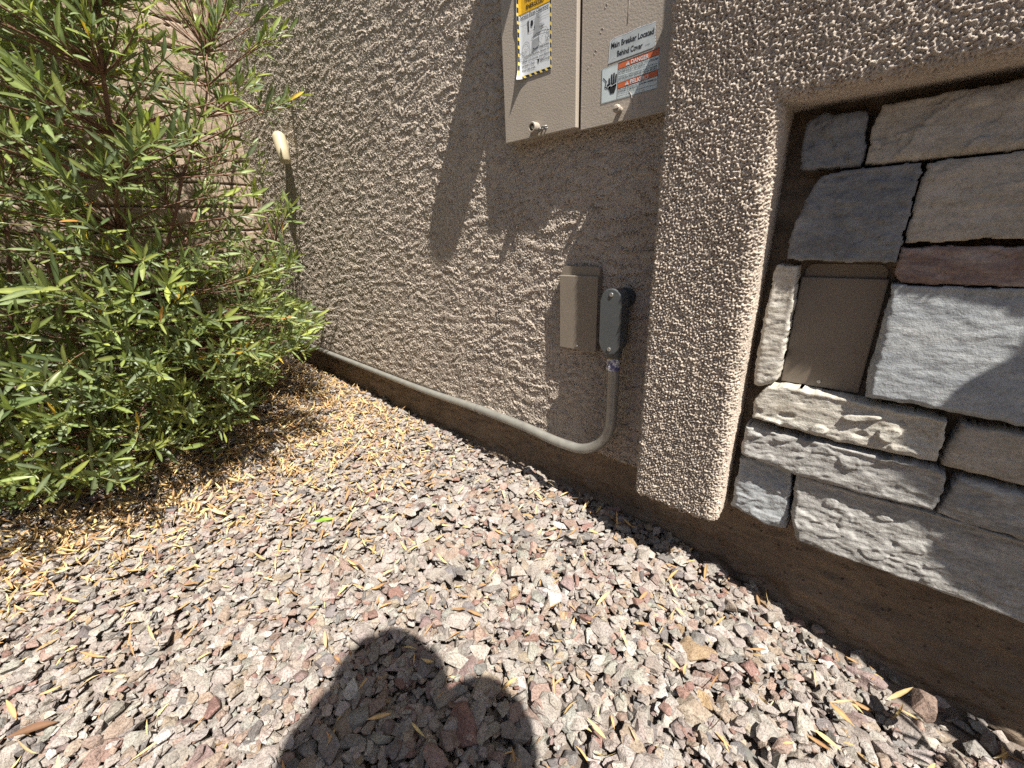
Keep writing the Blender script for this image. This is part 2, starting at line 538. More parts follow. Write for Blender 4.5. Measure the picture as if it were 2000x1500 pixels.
xx = PX0 + s - s[np.argmin(abs(pr[:, 0] - (PX0 + 0.05)) + (pr[:, 1] > 0.8901) * 9)] + 0.05
amp = np.where(pr[:, 1] > 1 - D + RR, 0.35, 1.0)[:, None] * np.ones(len(zz))[None]
hh = dash_relief(np.repeat(xx[:, None], len(zz), 1), np.repeat(zz[None], len(pr), 0)) * amp
# round the foot of the upright
foot = np.clip((PZ0 + 0.014 - zz) / 0.014, 0, 1)[None, :]
Pd, nn = displaced_grid(P, hh)
Pd -= nn * (0.012 * foot[..., None] ** 2)
Pd[:, :4, 2] += (0.004 * samp(coarse2, TL, xx, xx * 0))[:, None]
surround = tag(link("dash_coat_upright", np_mesh("u", Pd.reshape(-1, 3), grid_faces(len(pr), len(zz)), True), M_STUCCO, house),
               "coarse dash-coat stucco upright with rounded edge beside the stones")
bm = bmesh.new()
box(bm, PX0 + 0.004, PX1 - 0.004, 1 - D + 0.008, 1.02, PZ0 + 0.002, PZ1 - 0.002, 0.006)
link("upright_core", bm_mesh("c", bm), M_STUCCO, surround)
pr = profile(HZ0, H + 0.455, 0.99, 1.0, 0.022, 0.012, 0.0016)
hx = np.concatenate([np.arange(PX1 - RR, 0.25, 0.0016), np.linspace(0.26, 2.2, 90)])
P = np.zeros((len(hx), len(pr), 3))
P[..., 0] = hx[:, None]; P[..., 1] = pr[None, :, 1]; P[..., 2] = pr[None, :, 0]
s = np.concatenate([[0], np.cumsum(np.hypot(*np.diff(pr, axis=0).T))])
i0 = np.where((pr[:, 1] < 0.8901))[0][5]
zs_ = pr[i0, 0] + s - s[i0]
amp = np.where(pr[:, 1] > 1 - D + 0.018, 0.25, 1.0)[None] * np.ones(len(hx))[:, None]
hh = dash_relief(np.repeat(hx[:, None], len(pr), 1), np.repeat(zs_[None], len(hx), 0)) * amp
Pd, nn = displaced_grid(P, hh)
tag(link("dash_coat_band", np_mesh("b", Pd.reshape(-1, 3), grid_faces(len(hx), len(pr)), True), M_STUCCO, house),
    "coarse dash-coat stucco band above the stones")

# ------------------------------------------------------------------ stone veneer
stonewall = empty("stone_wall", (0.1, 0.99, H - 0.66), "ledgestone wall of grey and beige slabs set inside the rough stucco surround", "stone wall")
bm = bmesh.new()
box(bm, PX1 - 0.02, 2.2, 0.99, 1.02, H - 0.655, HZ0 + 0.02)
link("mortar", bm_mesh("mortar", bm), M_MORTAR, stonewall)

def px_plane(px, py, y):
    v = R @ np.array([px - 1000.0, py - 750.0, 795.0])
    return v[0] * y / v[1], v[2] * y / v[1] + H

def stone_mat(name, c0, c1, c2, streak=0.5, rough=0.8, sx=1.0, sz=3.0):
    m, t, b = mat_new(name)
    tc = t.nodes.new("ShaderNodeTexCoord")
    mp = nd(t, "ShaderNodeMapping"); mp.inputs["Scale"].default_value = (sx, 1, sz)
    t.links.new(tc.outputs["Object"], mp.inputs[0])
    n1 = noise(t, 11, 7, 0.7, mp.outputs[0], 0.4)
    r1 = ramp(t, n1.outputs[0], [(0.3, c0), (0.52, c1), (0.74, c2)])
    n2 = noise(t, 130, 4, 0.75, tc.outputs["Object"])
    r2 = ramp(t, n2.outputs[0], [(0.32, (0.6, 0.6, 0.6)), (0.5, (1, 1, 1)), (0.7, (1.2, 1.2, 1.2))])
    c = mix(t, 0.65, r1.outputs[0], r2.outputs[0], 'MULTIPLY')
    n4 = noise(t, 26, 5, 0.7, mp.outputs[0], 1.0)
    r4 = ramp(t, n4.outputs[0], [(0.34, (0.62, 0.6, 0.58)), (0.5, (1, 1, 1))])
    c = mix(t, streak, c, r4.outputs[0], 'MULTIPLY')
    t.links.new(c, b.inputs["Base Color"])
    b.inputs["Roughness"].default_value = rough
    b.inputs["Specular IOR Level"].default_value = 0.3
    n3 = noise(t, 300, 4, 0.75, tc.outputs["Object"])
    x = bump(t, b, n3.outputs[0], 0.0016, 0.8)
    bump(t, b, n4.outputs[0], 0.003, 0.5, x)
    return m
SG = stone_mat("dark_grey_slate", (0.13, 0.133, 0.14), (0.205, 0.208, 0.214), (0.29, 0.288, 0.285), 0.3)
SB = stone_mat("beige_slate", (0.31, 0.28, 0.235), (0.41, 0.37, 0.315), (0.49, 0.45, 0.395), 0.35)
SL = stone_mat("pale_grey_slate", (0.25, 0.27, 0.29), (0.33, 0.345, 0.355), (0.40, 0.405, 0.40), 0.2)
SR = stone_mat("rusty_slate", (0.15, 0.10, 0.085), (0.26, 0.19, 0.165), (0.42, 0.38, 0.345), 0.5, sz=4)
SW = stone_mat("cream_ledgestone", (0.36, 0.32, 0.26), (0.48, 0.45, 0.39), (0.56, 0.54, 0.49), 0.35, sz=5)
ST = stone_mat("streaked_ledgestone", (0.22, 0.215, 0.205), (0.37, 0.36, 0.34), (0.50, 0.49, 0.465), 0.6, sz=5)

srel = fft_noise(TN, TL, 0.007, 0.5, 1, 0, 21)
srel2 = fft_noise(TN, TL, 0.045, 0.5, 1.6, 0.2, 22)
srel3 = fft_noise(TN, TL, 0.016, 0.4, 2.2, 0.1, 23)
edgeN = fft_noise(TN, TL, 0.03, 0.6, 1, 0, 24)

def stone(poly, T, mat, label, seed, step=0.0021, rough=1.0, under=0.0, cleft=0.4, yb=0.99, rnd=0.008, tilt=(0.0, 0.0), cuts=()):
    pl = np.array(poly)
    off = seed * 0.173
    x0, z0 = pl.min(0) - 0.004; x1, z1 = pl.max(0) + 0.004
    gx_ = np.arange(x0, x1, step); gz_ = np.arange(z0, z1, step)
    X, Z = np.meshgrid(gx_, gz_, indexing='ij')
    Xw = X + 0.0008 * samp(edgeN, TL, X * 0.6 + off, Z * 0.6) + 0.0004 * samp(srel3, TL, X, Z); Zw = Z + 0.0008 * samp(edgeN, TL, X * 0.6 + off + 0.4, Z * 0.6) + 0.0004 * samp(srel3, TL, X + 0.3, Z)
    n = len(pl)
    inside = np.zeros(X.shape, bool)
    dmin = np.full(X.shape, 9.0)
    for k in range(n):
        a, b = pl[k], pl[(k + 1) % n]
        cond = ((a[1] > Zw) != (b[1] > Zw)) & (Xw < (b[0] - a[0]) * (Zw - a[1]) / (b[1] - a[1] + 1e-12) + a[0])
        inside ^= cond
        e = b - a; L2 = e @ e
        t = np.clip(((Xw - a[0]) * e[0] + (Zw - a[1]) * e[1]) / L2, 0, 1)
        d = np.hypot(Xw - a[0] - t * e[0], Zw - a[1] - t * e[1])
        dmin = np.minimum(dmin, d)
    sd = np.where(inside, dmin, -dmin) + 0.0014
    rel = rough * (0.00022 * samp(srel, TL, X + off, Z) + 0.00042 * samp(srel3, TL, X, Z + off))
    u = samp(srel2, TL, X + off, Z + off)
    tn = samp(srel2, TL, X * 0.7 + off, Z * 0.7 + 2 * off)
    rel = rel + 0.0007 * rough * u + cleft * 0.0022 * np.tanh((tn - 1.2) * 10) + cleft * 0.0012 * np.tanh((tn + 1.4) * 12)
    for (a, b, hh_) in cuts:       # a cleft layer: one side of the line stands hh_ higher
        ax, az = px_plane(*a, 0.95); bx2, bz2 = px_plane(*b, 0.95)
        ex, ez = bx2 - ax, bz2 - az; el = math.hypot(ex, ez)
        dl = ((X - ax) * -ez + (Z - az) * ex) / el + 0.0032 * samp(edgeN, TL, X * 0.9 + off, Z * 0.9) + 0.0012 * samp(srel3, TL, X, Z)
        rel = rel + hh_ * 0.5 * (1 + np.tanh(dl / 0.0011))
    rel = rel - tilt[0] * (X - X.mean()) - tilt[1] * (Z - Z.mean())
    r = rnd
    q = np.clip(sd / r, 0, 1)
    top = T - r * (1 - np.sqrt(np.clip(1 - (1 - q) ** 2, 0, 1)))
    y = yb - np.where(sd > 0, top, 0) - rel * sstep(0, 0.012, sd)
    y = np.where(sd > 0, y, yb + 0.004)
    gxs, gzs = np.gradient(sd, step)
    gl = np.hypot(gxs, gzs) + 1e-9
    mv = np.where(sd < 0, -sd + 0.0002, 0)
    X = X + gxs / gl * mv; Z = Z + gzs / gl * mv
    vkeep = sd > -step * 1.5
    F = grid_faces(*X.shape)
    F = F[vkeep.ravel()[F].all(1)]
    used = np.unique(F); remap = -np.ones(X.size, int); remap[used] = np.arange(len(used))
    V = np.stack([X, y, Z], 2).reshape(-1, 3)[used]
    o = link("stone", np_mesh("stone", V, remap[F], True), mat, stonewall)
    if label: o['label'] = label
    return o

def pp(*px, y=0.95): return [px_plane(a, b, y) for a, b in px]
def ext(poly, idx, dx):
    q = [list(p) for p in poly]
    for i in idx: q[i][0] += dx
    return q
stone(pp((1576, 236), (1609, 222), (1693, 218), (1690, 290), (1680, 324), (1562, 331), (1566, 280)), 0.038, SG, "small dark grey slate stone with a diagonal crack under the band", 1, rough=0.6, cleft=0.9, cuts=[((1594, 232), (1668, 322), 0.004)])
stone(ext(pp((1724, 206), (2000, 150), (2000, 290), (1850, 306), (1690, 321), (1696, 292), (1706, 250)), [1, 2], 0.06), 0.040, SB, "long beige slate stone at the top", 2, rough=0.5, cleft=0.8, cuts=[((1852, 180), (1765, 285), 0.004), ((1700, 300), (1760, 262), -0.003)])
stone(pp((1604, 345), (1660, 332), (1798, 317), (1796, 345), (1772, 430), (1749, 512), (1640, 511), (1537, 506), (1545, 460), (1576, 386)), 0.044, SG, "dark grey slate stone, larger, with chipped upper edge", 3, rough=1.0, cleft=0.9, cuts=[((1600, 348), (1790, 352), -0.003)])
stone(ext(pp((1814, 317), (2000, 294), (2000, 472), (1930, 466), (1767, 475), (1785, 400)), [1, 2], 0.09), 0.041, SB, "tall smooth beige slate stone", 4, rough=0.45, cleft=0.35, cuts=[((1810, 395), (1990, 402), 0.0012)])
stone(ext(pp((1762, 484), (1860, 482), (2000, 488), (2000, 560), (1760, 553), (1747, 536)), [2, 3], 0.12), 0.039, SR, "narrow rusty brown slate stone", 5, rough=1.0, cleft=0.5)
stone(ext(pp((1744, 558), (2000, 565), (2000, 834), (1892, 812), (1770, 787), (1690, 776), (1694, 740), (1722, 640)), [1, 2], 0.07), 0.042, SL, "large pale blue grey slate stone", 6, rough=0.5, cleft=0.12, tilt=(0.05, 0.085))
stone(pp((1516, 519), (1558, 520), (1548, 590), (1530, 690), (1518, 742), (1492, 753), (1472, 750), (1478, 690), (1500, 590)), 0.043, SW, "narrow upright pale stone beside the brown box", 7, rough=0.8, cleft=0.3, tilt=(0.05, 0.03))
stone(pp((1502, 754), (1545, 758), (1680, 786), (1848, 823), (1842, 860), (1826, 900), (1640, 862), (1470, 815), (1474, 782)), 0.046, SW, "cream ledgestone bar under the brown box", 8, rough=0.9, cleft=1.5, tilt=(0.03, 0.1))
stone(pp((1458, 830), (1640, 872), (1830, 918), (1847, 930), (1836, 974), (1820, 994), (1700, 965), (1560, 926), (1449, 884)), 0.049, ST, "streaked grey brown ledgestone bar", 9, rough=1.0, cleft=0.7, tilt=(0.03, 0.10))
stone(pp((1446, 897), (1490, 900), (1546, 920), (1540, 990), (1535, 1032), (1500, 1026), (1428, 988)), 0.041, SL, "small blue grey stone at the lower left corner", 10, rough=1.0, cleft=0.6, tilt=(0.05, 0.09), cuts=[((1448, 922), (1540, 955), -0.003)])
stone(ext(pp((1556, 926), (1680, 966), (1824, 1004), (2000, 1064), (2000, 1219), (1900, 1178), (1760, 1126), (1640, 1086), (1552, 1050), (1545, 1000)), [3, 4], 0.10), 0.043, ST, "biggest pale rough stone at the bottom", 11, rough=1.0, cleft=0.6, tilt=(0.04, 0.11), cuts=[((1600, 1010), (1800, 1110), -0.0025)])
stone(ext(pp((1880, 832), (2000, 850), (2000, 956), (1900, 926), (1838, 910), (1850, 880)), [1, 2], 0.11), 0.037, SB, "beige brown stone at the right, half shaded", 12, rough=0.6, cleft=0.2, tilt=(0.03, 0.03))
stone(ext(pp((1872, 937), (2000, 972), (2000, 1056), (1910, 1030), (1830, 1004), (1850, 970)), [1, 2], 0.14), 0.041, ST, "dark streaked ledgestone at the right", 13, rough=1.0, cleft=0.9, tilt=(0.02, 0.04))
far = [((0.16, 0.19), (1.02, 1.045), 2), ((0.24, 0.60), (0.87, 1.0), 3)]
xr = 0.30
rr_ = random.Random(5)
zc = H - 0.64
while zc < H + 0.15:                         # the rest of the wall past the frame
    hgt = min(rr_.choice([0.07, 0.10, 0.15]), H + 0.175 - zc)
    if hgt < 0.04: break
    x = 0.415 + rr_.random() * 0.02
    while x < 1.6:
        w = rr_.uniform(0.16, 0.38)
        stone([(x, zc), (x + w - 0.006, zc), (x + w - 0.006, zc + hgt - 0.006), (x, zc + hgt - 0.006)], rr_.uniform(0.036, 0.045),
              rr_.choice([SB, SG, SL, ST, SR]), None, 20 + int(x * 50 + zc * 90), step=0.005)
        x += w
    zc += hgt

# ------------------------------------------------------------------ utility boxes
def screw(bm, x, y, z, r=0.0045):
    lathe(bm, [(r, 0), (r, 0.0012), (r * 0.8, 0.0022), (r * 0.25, 0.0022), (r * 0.25, 0.0012)], (x, y, z), (0, -1, 0), 14)

def demarc(x0, x1, z0, z1, hinge, yf, mat, label, name, capo=0.0):
    e = empty(name, ((x0 + x1) / 2, 0.995, z0), label, "utility box")
    bm = bmesh.new()
    r = 0.010
    # backing box with rounded top
    pts = [(x0 + 0.004, z0 - 0.001), (x1 + capo, z0 + 0.004)]
    for k in range(6):
        a = k / 5 * PI / 2
        pts.append((x1 + capo - r + r * math.cos(a), hinge + 0.024 - r + r * math.sin(a)))
    for k in range(6):
        a = PI / 2 + k / 5 * PI / 2
        pts.append((x0 + 0.004 + r + r * math.cos(a), hinge + 0.024 - r + r * math.sin(a)))
    prism(bm, pts, 1.01, yf + 0.004, 0.003)
    link("housing", bm_mesh("housing", bm), mat, e)
    bm = bmesh.new()
    box(bm, x0, x1, yf - 0.004, yf + 0.0035, z0, hinge, 0.0022)
    cov = link("cover", bm_mesh("cover", bm, False), mat, e)
    bm = bmesh.new(); screw(bm, (x0 + x1) / 2, yf - 0.0035, z0 + 0.012, 0.004)
    link("screw", bm_mesh("screw", bm), M_STEEL, cov)
    # pressed marks
    bm = bmesh.new()
    cx = (x0 + x1) / 2 + 0.008; cz = z0 + 0.047
    for k in range(20):
        a0, a1 = 2 * PI * k / 20, 2 * PI * (k + 1) / 20
        tube(bm, [(cx + 0.008 * math.cos(a0), yf - 0.0041, cz + 0.008 * math.sin(a0)), (cx + 0.008 * math.cos(a1), yf - 0.0041, cz + 0.008 * math.sin(a1))], 0.0004, 4)
    tube(bm, [(cx - 0.003, yf - 0.0041, cz - 0.002), (cx, yf - 0.0041, cz + 0.003), (cx + 0.003, yf - 0.0041, cz - 0.002)], 0.0004, 4)
    tube(bm, [(cx + 0.001, yf - 0.0041, z0 + 0.075), (cx + 0.002, yf - 0.0041, z0 + 0.083)], 0.0008, 4)
    link("moulded_mark", bm_mesh("moulded_mark", bm), mat, cov)
    return e
demarc(-0.690, -0.566, H - 0.325, H - 0.086, H - 0.1155, 0.978, M_BOXTAN,
       "tan rectangular utility box with hinged cover on the stucco, left of the grey conduit fitting", "utility_box")
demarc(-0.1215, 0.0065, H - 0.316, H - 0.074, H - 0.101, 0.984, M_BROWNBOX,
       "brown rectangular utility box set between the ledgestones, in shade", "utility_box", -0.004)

# ------------------------------------------------------------------ conduit and fitting
cond = empty("conduit", (-0.494, 0.945, H - 0.35), "galvanised pipe with dark grey oval fitting, bending and running left along the stucco foot", "conduit")
cx = -0.4945
pts = [(cx, 0.945, H - 0.318)]
for zc_ in (-0.36, -0.42, -0.475): pts.append((cx + 0.002, 0.946, H + zc_))
# bend
bx, bz, rad = cx + 0.002 - 0.135, H - 0.488, 0.135
end = (-1.046, 0.982, H - 0.630)
for k in range(1, 13):
    a = k / 12 * math.radians(84)
    pts.append((bx + rad * math.cos(a), 0.946 + 0.006 * k / 12, bz - rad * 1.08 * math.sin(a)))
ctrl = [Vector(p) for p in pts]
tail = [(-0.70, 0.957, H - 0.638), (-0.80, 0.966, H - 0.6315), (-0.92, 0.976, H - 0.6335), (-1.1, 0.985, H - 0.6335)] + [(x_, 0.993, sb(x_) - 0.0125) for x_ in (-1.4, -1.8, -2.2, -2.6, -2.93)]
allp = [np.array(p) for p in ctrl] + [np.array(t) for t in tail]
A = np.array(allp)
for it in range(2):          # Chaikin smoothing
    Q = np.empty((2 * (len(A) - 1), 3)); Q[0::2] = 0.75 * A[:-1] + 0.25 * A[1:]; Q[1::2] = 0.25 * A[:-1] + 0.75 * A[1:]
    A = np.vstack([A[:1], Q, A[-1:]])
bm = bmesh.new(); tube(bm, [tuple(p) for p in A], [0.0156 - 0.0024 * min(1.0, max(0.0, (-0.9 - p[0]) / 0.8)) for p in A], 20)
link("pipe", bm_mesh("pipe", bm, True), M_EMT, cond)
bm = bmesh.new()
lathe(bm, [(0.0150, 0), (0.0178, 0.001), (0.0178, 0.012), (0.0162, 0.014), (0.0162, 0.017), (0.0172, 0.018), (0.0172, 0.031), (0.0155, 0.033)], (cx, 0.945, H - 0.352), (0, 0, 1), 24)
link("coupling", bm_mesh("coupling", bm, False), M_GLUE, cond)
bm = bmesh.new(); lathe(bm, [(0.0165, 0), (0.0182, 0.001), (0.0182, 0.004), (0.016, 0.005)], (cx, 0.945, H - 0.3195), (0, 0, 1), 24)
link("putty_ring", bm_mesh("putty_ring", bm), M_YEL, cond)
# LB body
def stadium(x0, x1, z0, z1, n=12):
    r = (x1 - x0) / 2; c = (x0 + x1) / 2
    p = [(c + r * math.cos(PI * k / n), z1 - r + r * math.sin(PI * k / n)) for k in range(n + 1)]
    p += [(c - r * math.cos(PI * k / n), z0 + r - r * math.sin(PI * k / n)) for k in range(n + 1)]
    return p
bm = bmesh.new()
prism(bm, stadium(-0.522, -0.468, H - 0.302, H - 0.140), 0.965, 0.929, 0.002)
cyl(bm, (cx, 0.945, H - 0.316), (cx, 0.945, H - 0.28), 0.0205, 0.022, 28)
cyl(bm, (cx, 0.96, H - 0.168), (cx, 1.003, H - 0.168), 0.0215, 0.0215, 28)
cyl(bm, (cx, 0.985, H - 0.168), (cx, 1.003, H - 0.168), 0.0262, 0.0262, 28)
fit = tag(link("fitting", bm_mesh("fitting", bm), M_PVC, cond), "dark grey plastic fitting with oval screwed cover")
bm = bmesh.new()
prism(bm, stadium(-0.5185, -0.4715, H - 0.299, H - 0.143), 0.929, 0.926)
link("gasket", bm_mesh("gasket", bm), M_BLACK, fit)
bm = bmesh.new()
prism(bm, stadium(-0.525, -0.467, H - 0.3045, H - 0.1365), 0.926, 0.9195, 0.0022)
cov = link("cover", bm_mesh("cover", bm), M_PVC, fit)
for zz_ in (H - 0.151, H - 0.290):
    bm = bmesh.new(); screw(bm, cx - 0.001, 0.9195, zz_, 0.0055)
    link("screw", bm_mesh("screw", bm), M_STEEL, cov)
# strap
st = []
bm = bmesh.new()
arc = [(0.984 - 0.0165 * math.cos(a), H - 0.6335 + 0.0165 * math.sin(a)) for a in np.linspace(-1.7, 1.7, 14)]
for (ya, za), (yb_, zb) in zip(arc[:-1], arc[1:]):
    v = [bm.verts.new(p) for p in ((-1.105, ya, za), (-1.085, ya, za), (-1.085, yb_, zb), (-1.105, yb_, zb))]
    bm.faces.new(v)
bmesh.ops.remove_doubles(bm, verts=bm.verts, dist=1e-5)
box(bm, -1.105, -1.085, 1.000, 1.0025, H - 0.668, H - 0.640)
strap = link("strap", bm_mesh("strap", bm), M_EMT, cond)
bm = bmesh.new(); lathe(bm, [(0.006, 0), (0.006, 0.004), (0.003, 0.006)], (-1.095, 1.0, H - 0.656), (0, -1, 0), 8)
link("screw", bm_mesh("screw", bm), M_STEEL, strap)

# ------------------------------------------------------------------ electric panel
panel = empty("electrical_cabinet", (-0.63, 0.99, H + 0.23), "tan metal electric service panel with warning labels on the stucco wall", "electric panel")
bm = bmesh.new()
box(bm, -0.852, -0.352, 0.972, 1.02, H + 0.232, H + 1.0)
link("enclosure", bm_mesh("enclosure", bm), M_PANEL, panel)
bm = bmesh.new()
box(bm, -0.858, -0.6295, 0.955, 0.9715, H + 0.2325, H + 1.0, 0.002)
lcov = tag(link("meter_cover", bm_mesh("meter_cover", bm), M_PANEL, panel), "left cover of the panel, standing proud")
bm = bmesh.new()
box(bm, -0.6230, -0.352, 0.9645, 0.9715, H + 0.2265, H + 1.0, 0.0018)
rcov = link("breaker_door", bm_mesh("breaker_door", bm), M_PANEL, panel)
bm = bmesh.new(); box(bm, -0.6294, -0.6231, 0.968, 0.973, H + 0.234, H + 1.0)
link("seam", bm_mesh("seam", bm), M_DARK, panel)
# barrel lock and hasp, knob
bm = bmesh.new()
lathe(bm, [(0.0125, 0), (0.0125, 0.017), (0.0115, 0.020), (0.0085, 0.020), (0.0085, 0.012)], (-0.750, 0.955, H + 0.252), (0, -1, 0), 24)
lock = link("barrel_lock", bm_mesh("barrel_lock", bm), M_PANEL, lcov)
bm = bmesh.new()
lathe(bm, [(0.0084, 0), (0.0084, 0.0125)], (-0.750, 0.955, H + 0.252), (0, -1, 0), 20)
link("lock_bore", bm_mesh("lock_bore", bm), M_BLACK, lcov)
bm = bmesh.new()
lathe(bm, [(0.0042, 0), (0.0042, 0.016), (0.003, 0.0175)], (-0.750, 0.955, H + 0.252), (0, -1, 0), 16)
link("lock_pin", bm_mesh("lock_pin", bm), M_STEEL, lcov)
bm = bmesh.new()
tube(bm, [(-0.737, 0.95, H + 0.2475), (-0.72, 0.943, H + 0.249), (-0.708, 0.945, H + 0.2485)], 0.0022, 8)
tube(bm, [(-0.738, 0.95, H + 0.241), (-0.72, 0.945, H + 0.2425), (-0.708, 0.948, H + 0.2445)], 0.0018, 8)
tube(bm, [(-0.730, 0.955, H + 0.244), (-0.729, 0.943, H + 0.246)], 0.003, 8)
tube(bm, [(-0.718, 0.955, H + 0.245), (-0.717, 0.943, H + 0.247)], 0.0022, 8)
link("hasp", bm_mesh("hasp", bm, True), M_EMT, lcov)
bm = bmesh.new()
lathe(bm, [(0.006, 0), (0.0062, 0.012), (0.0085, 0.013), (0.0085, 0.0185), (0.006, 0.021), (0.0, 0.0215)], (-0.518, 0.9645, H + 0.249), (0, -1, 0), 20)
box(bm, -0.5265, -0.5095, 0.9405, 0.9435, H + 0.2482, H + 0.2498)
link("door_knob", bm_mesh("door_knob", bm), M_PANEL, rcov)
# dents, drips and scratches in the paint
bm = bmesh.new()
rs = random.Random(3)
def drip(pts, r=0.0008):
    bm = bmesh.new(); tube(bm, [(a, 0.9643, H + b) for a, b in pts], r, 6)
    link("paint_drip", bm_mesh("paint_drip", bm, True), M_PANEL, rcov)
drip([(-0.4985, 0.280), (-0.493, 0.272), (-0.4895, 0.258), (-0.4895, 0.247), (-0.4885, 0.2435)], 0.0009)
drip([(-0.4755, 0.281), (-0.4755, 0.262), (-0.4760, 0.2385)], 0.0004)
drip([(-0.4665, 0.2775), (-0.4705, 0.2665), (-0.476, 0.263)], 0.0007)
drip([(-0.4665, 0.2775), (-0.462, 0.258), (-0.461, 0.2475)], 0.0005)
drip([(-0.4735, 0.259), (-0.4695, 0.2485), (-0.4655, 0.2415)], 0.0009)
drip([(-0.5105, 0.402), (-0.5095, 0.43), (-0.5085, 0.452), (-0.5125, 0.44)], 0.0006)
drip([(-0.5085, 0.452), (-0.506, 0.443)], 0.0005)
for (a, b, r) in ((-0.586, 0.372, 0.0035), (-0.571, 0.407, 0.004), (-0.604, 0.347, 0.0015), (-0.595, 0.352, 0.001), (-0.562, 0.447, 0.003)):
    bm = bmesh.new()
    for k in range(8):
        a0 = 0.3 + k * 0.5; a1 = a0 + 0.5
        tube(bm, [(a + r * math.cos(a0), 0.9643, H + b + r * 1.1 * math.sin(a0)), (a + r * math.cos(a1), 0.9643, H + b + r * 1.1 * math.sin(a1))], 0.0005, 4)
    link("paint_blister", bm_mesh("paint_blister", bm), M_PANEL, rcov)

# ---- lettering
def letters(items, y, mat, parent, warp=None):
    for it in items: link("lettering", text_mesh([it], y, warp), mat, parent)
def text_mesh(items, y, warp=None):
    """items: (string, x, z, height, width or None, bold, align); letters as flat outlines facing -Y"""
    bm = bmesh.new()
    for (s_, x, z, hgt, wid, bold, al) in items:
        cu = bpy.data.curves.new("t", 'FONT'); cu.body = s_; cu.size = 1.0; cu.offset = bold
        ob = bpy.data.objects.new("t", cu); COL.objects.link(ob)
        dg = bpy.context.evaluated_depsgraph_get(); dg.update()
        me = bpy.data.meshes.new_from_object(ob.evaluated_get(dg))
        bpy.data.objects.remove(ob); bpy.data.curves.remove(cu)
        if len(me.vertices) == 0: continue
        co = np.zeros(len(me.vertices) * 3); me.vertices.foreach_get("co", co); co = co.reshape(-1, 3)
        x0, x1 = co[:, 0].min(), co[:, 0].max()
        sz = hgt / 0.70
        sx = (wid / (x1 - x0)) if wid else sz
        w = (x1 - x0) * sx
        ox = {'L': x, 'C': x - w / 2, 'R': x - w}[al]
        out = np.stack([(co[:, 0] - x0) * sx + ox, np.full(len(co), y), co[:, 1] * sz + z], 1)
        me.vertices.foreach_set("co", out.ravel())
        bm.from_mesh(me); bpy.data.meshes.remove(me)
    if warp:
        for v in bm.verts: v.co.y = warp(v.co.x, v.co.z, v.co.y)
    m_ = bpy.data.meshes.new("lettering"); bm.to_mesh(m_); bm.free()
    return m_

def ribbon(bm, pts, w, y):
    for (x0, z0), (x1, z1) in zip(pts[:-1], pts[1:]):
        d = math.hypot(x1 - x0, z1 - z0) or 1e-6
        nx, nz = -(z1 - z0) / d * w / 2, (x1 - x0) / d * w / 2
        ex, ez = (x1 - x0) / d * w * 0.3, (z1 - z0) / d * w * 0.3
        vs = [bm.verts.new(p) for p in ((x0 + nx - ex, y, z0 + nz - ez), (x0 - nx - ex, y, z0 - nz - ez), (x1 - nx + ex, y, z1 - nz + ez), (x1 + nx + ex, y, z1 + nz + ez))]
        bm.faces.new(vs)
def flat(bm, pts, y):
    bm.faces.new([bm.verts.new((x, y, z)) for x, z in pts])
def fin(name, bm, mat, parent, warp=None):
    if warp:
        bmesh.ops.triangulate(bm, faces=bm.faces)
        for v in bm.verts: v.co.y = warp(v.co.x, v.co.z, v.co.y)
    me = bpy.data.meshes.new(name); bm.to_mesh(me); bm.free()
    return link(name, me, mat, parent)

# caution label with a curled left edge
CX0, CX1, CZ0, CZ1 = -0.8005, -0.6985, H + 0.3655, H + 0.62
def curl(x, z, y):
    u = max(0.0, (CX0 + 0.014 - x) / 0.014)
    k = 0.35 + 0.65 * max(0.0, 1 - (z - CZ0) / 0.05) + 0.25 * max(0, 1 - abs(z - H - 0.50) / 0.03)
    v = max(0.0, (CZ0 + 0.02 - z) / 0.02) * max(0.0, (CX0 + 0.03 - x) / 0.03)
    return y - 0.0085 * k * u * u - 0.004 * v
ux = np.linspace(CX0, CX1, 40); uz = np.linspace(CZ0, CZ1, 60)
UX, UZ = np.meshgrid(ux, uz, indexing='ij')
UY = np.vectorize(curl)(UX, UZ, np.full(UX.shape, 0.9535))
lab1 = tag(link("caution_label", np_mesh("caution_label", np.stack([UX, UY, UZ], 2).reshape(-1, 3), grid_faces(40, 60), True), M_WHITE, lcov),
           "yellow and white caution label with striped border and peeling left edge")
yl = 0.9532
bm = bmesh.new()
def quadstrip(x0, x1, z0, z1, y, nx=8, nz=20):
    for i in range(nx):
        for j in range(nz):
            a, b = x0 + (x1 - x0) * i / nx, x0 + (x1 - x0) * (i + 1) / nx
            c, d = z0 + (z1 - z0) * j / nz, z0 + (z1 - z0) * (j + 1) / nz
            bm.faces.new([bm.verts.new(p) for p in ((a, y, c), (b, y, c), (b, y, d), (a, y, d))])
quadstrip(CX0 + 0.0045, CX1 - 0.0045, H + 0.4955, CZ1 - 0.004, yl, 12, 12)
fin("yellow_field", bm, M_YELLOW, lab1, curl)
bm = bmesh.new()
quadstrip(CX0 + 0.0006, CX0 + 0.0045, CZ0 + 0.010, CZ1, yl, 3, 60)
quadstrip(CX1 - 0.0042, CX1 - 0.0006, CZ0 + 0.001, CZ1, yl, 2, 40)
quadstrip(CX0 + 0.012, CX1 - 0.0042, CZ0 + 0.0008, CZ0 + 0.0062, yl, 20, 2)
fin("striped_border", bm, M_STRIPE, lab1, curl)
bm = bmesh.new()
ribbon(bm, [(CX0 + 0.0045, H + 0.4955), (CX1 - 0.0045, H + 0.4955)], 0.0007, yl - 0.0003)
ribbon(bm, [(CX0 + 0.0045, H + 0.4845), (CX1 - 0.0045, H + 0.4845)], 0.0007, yl - 0.0003)
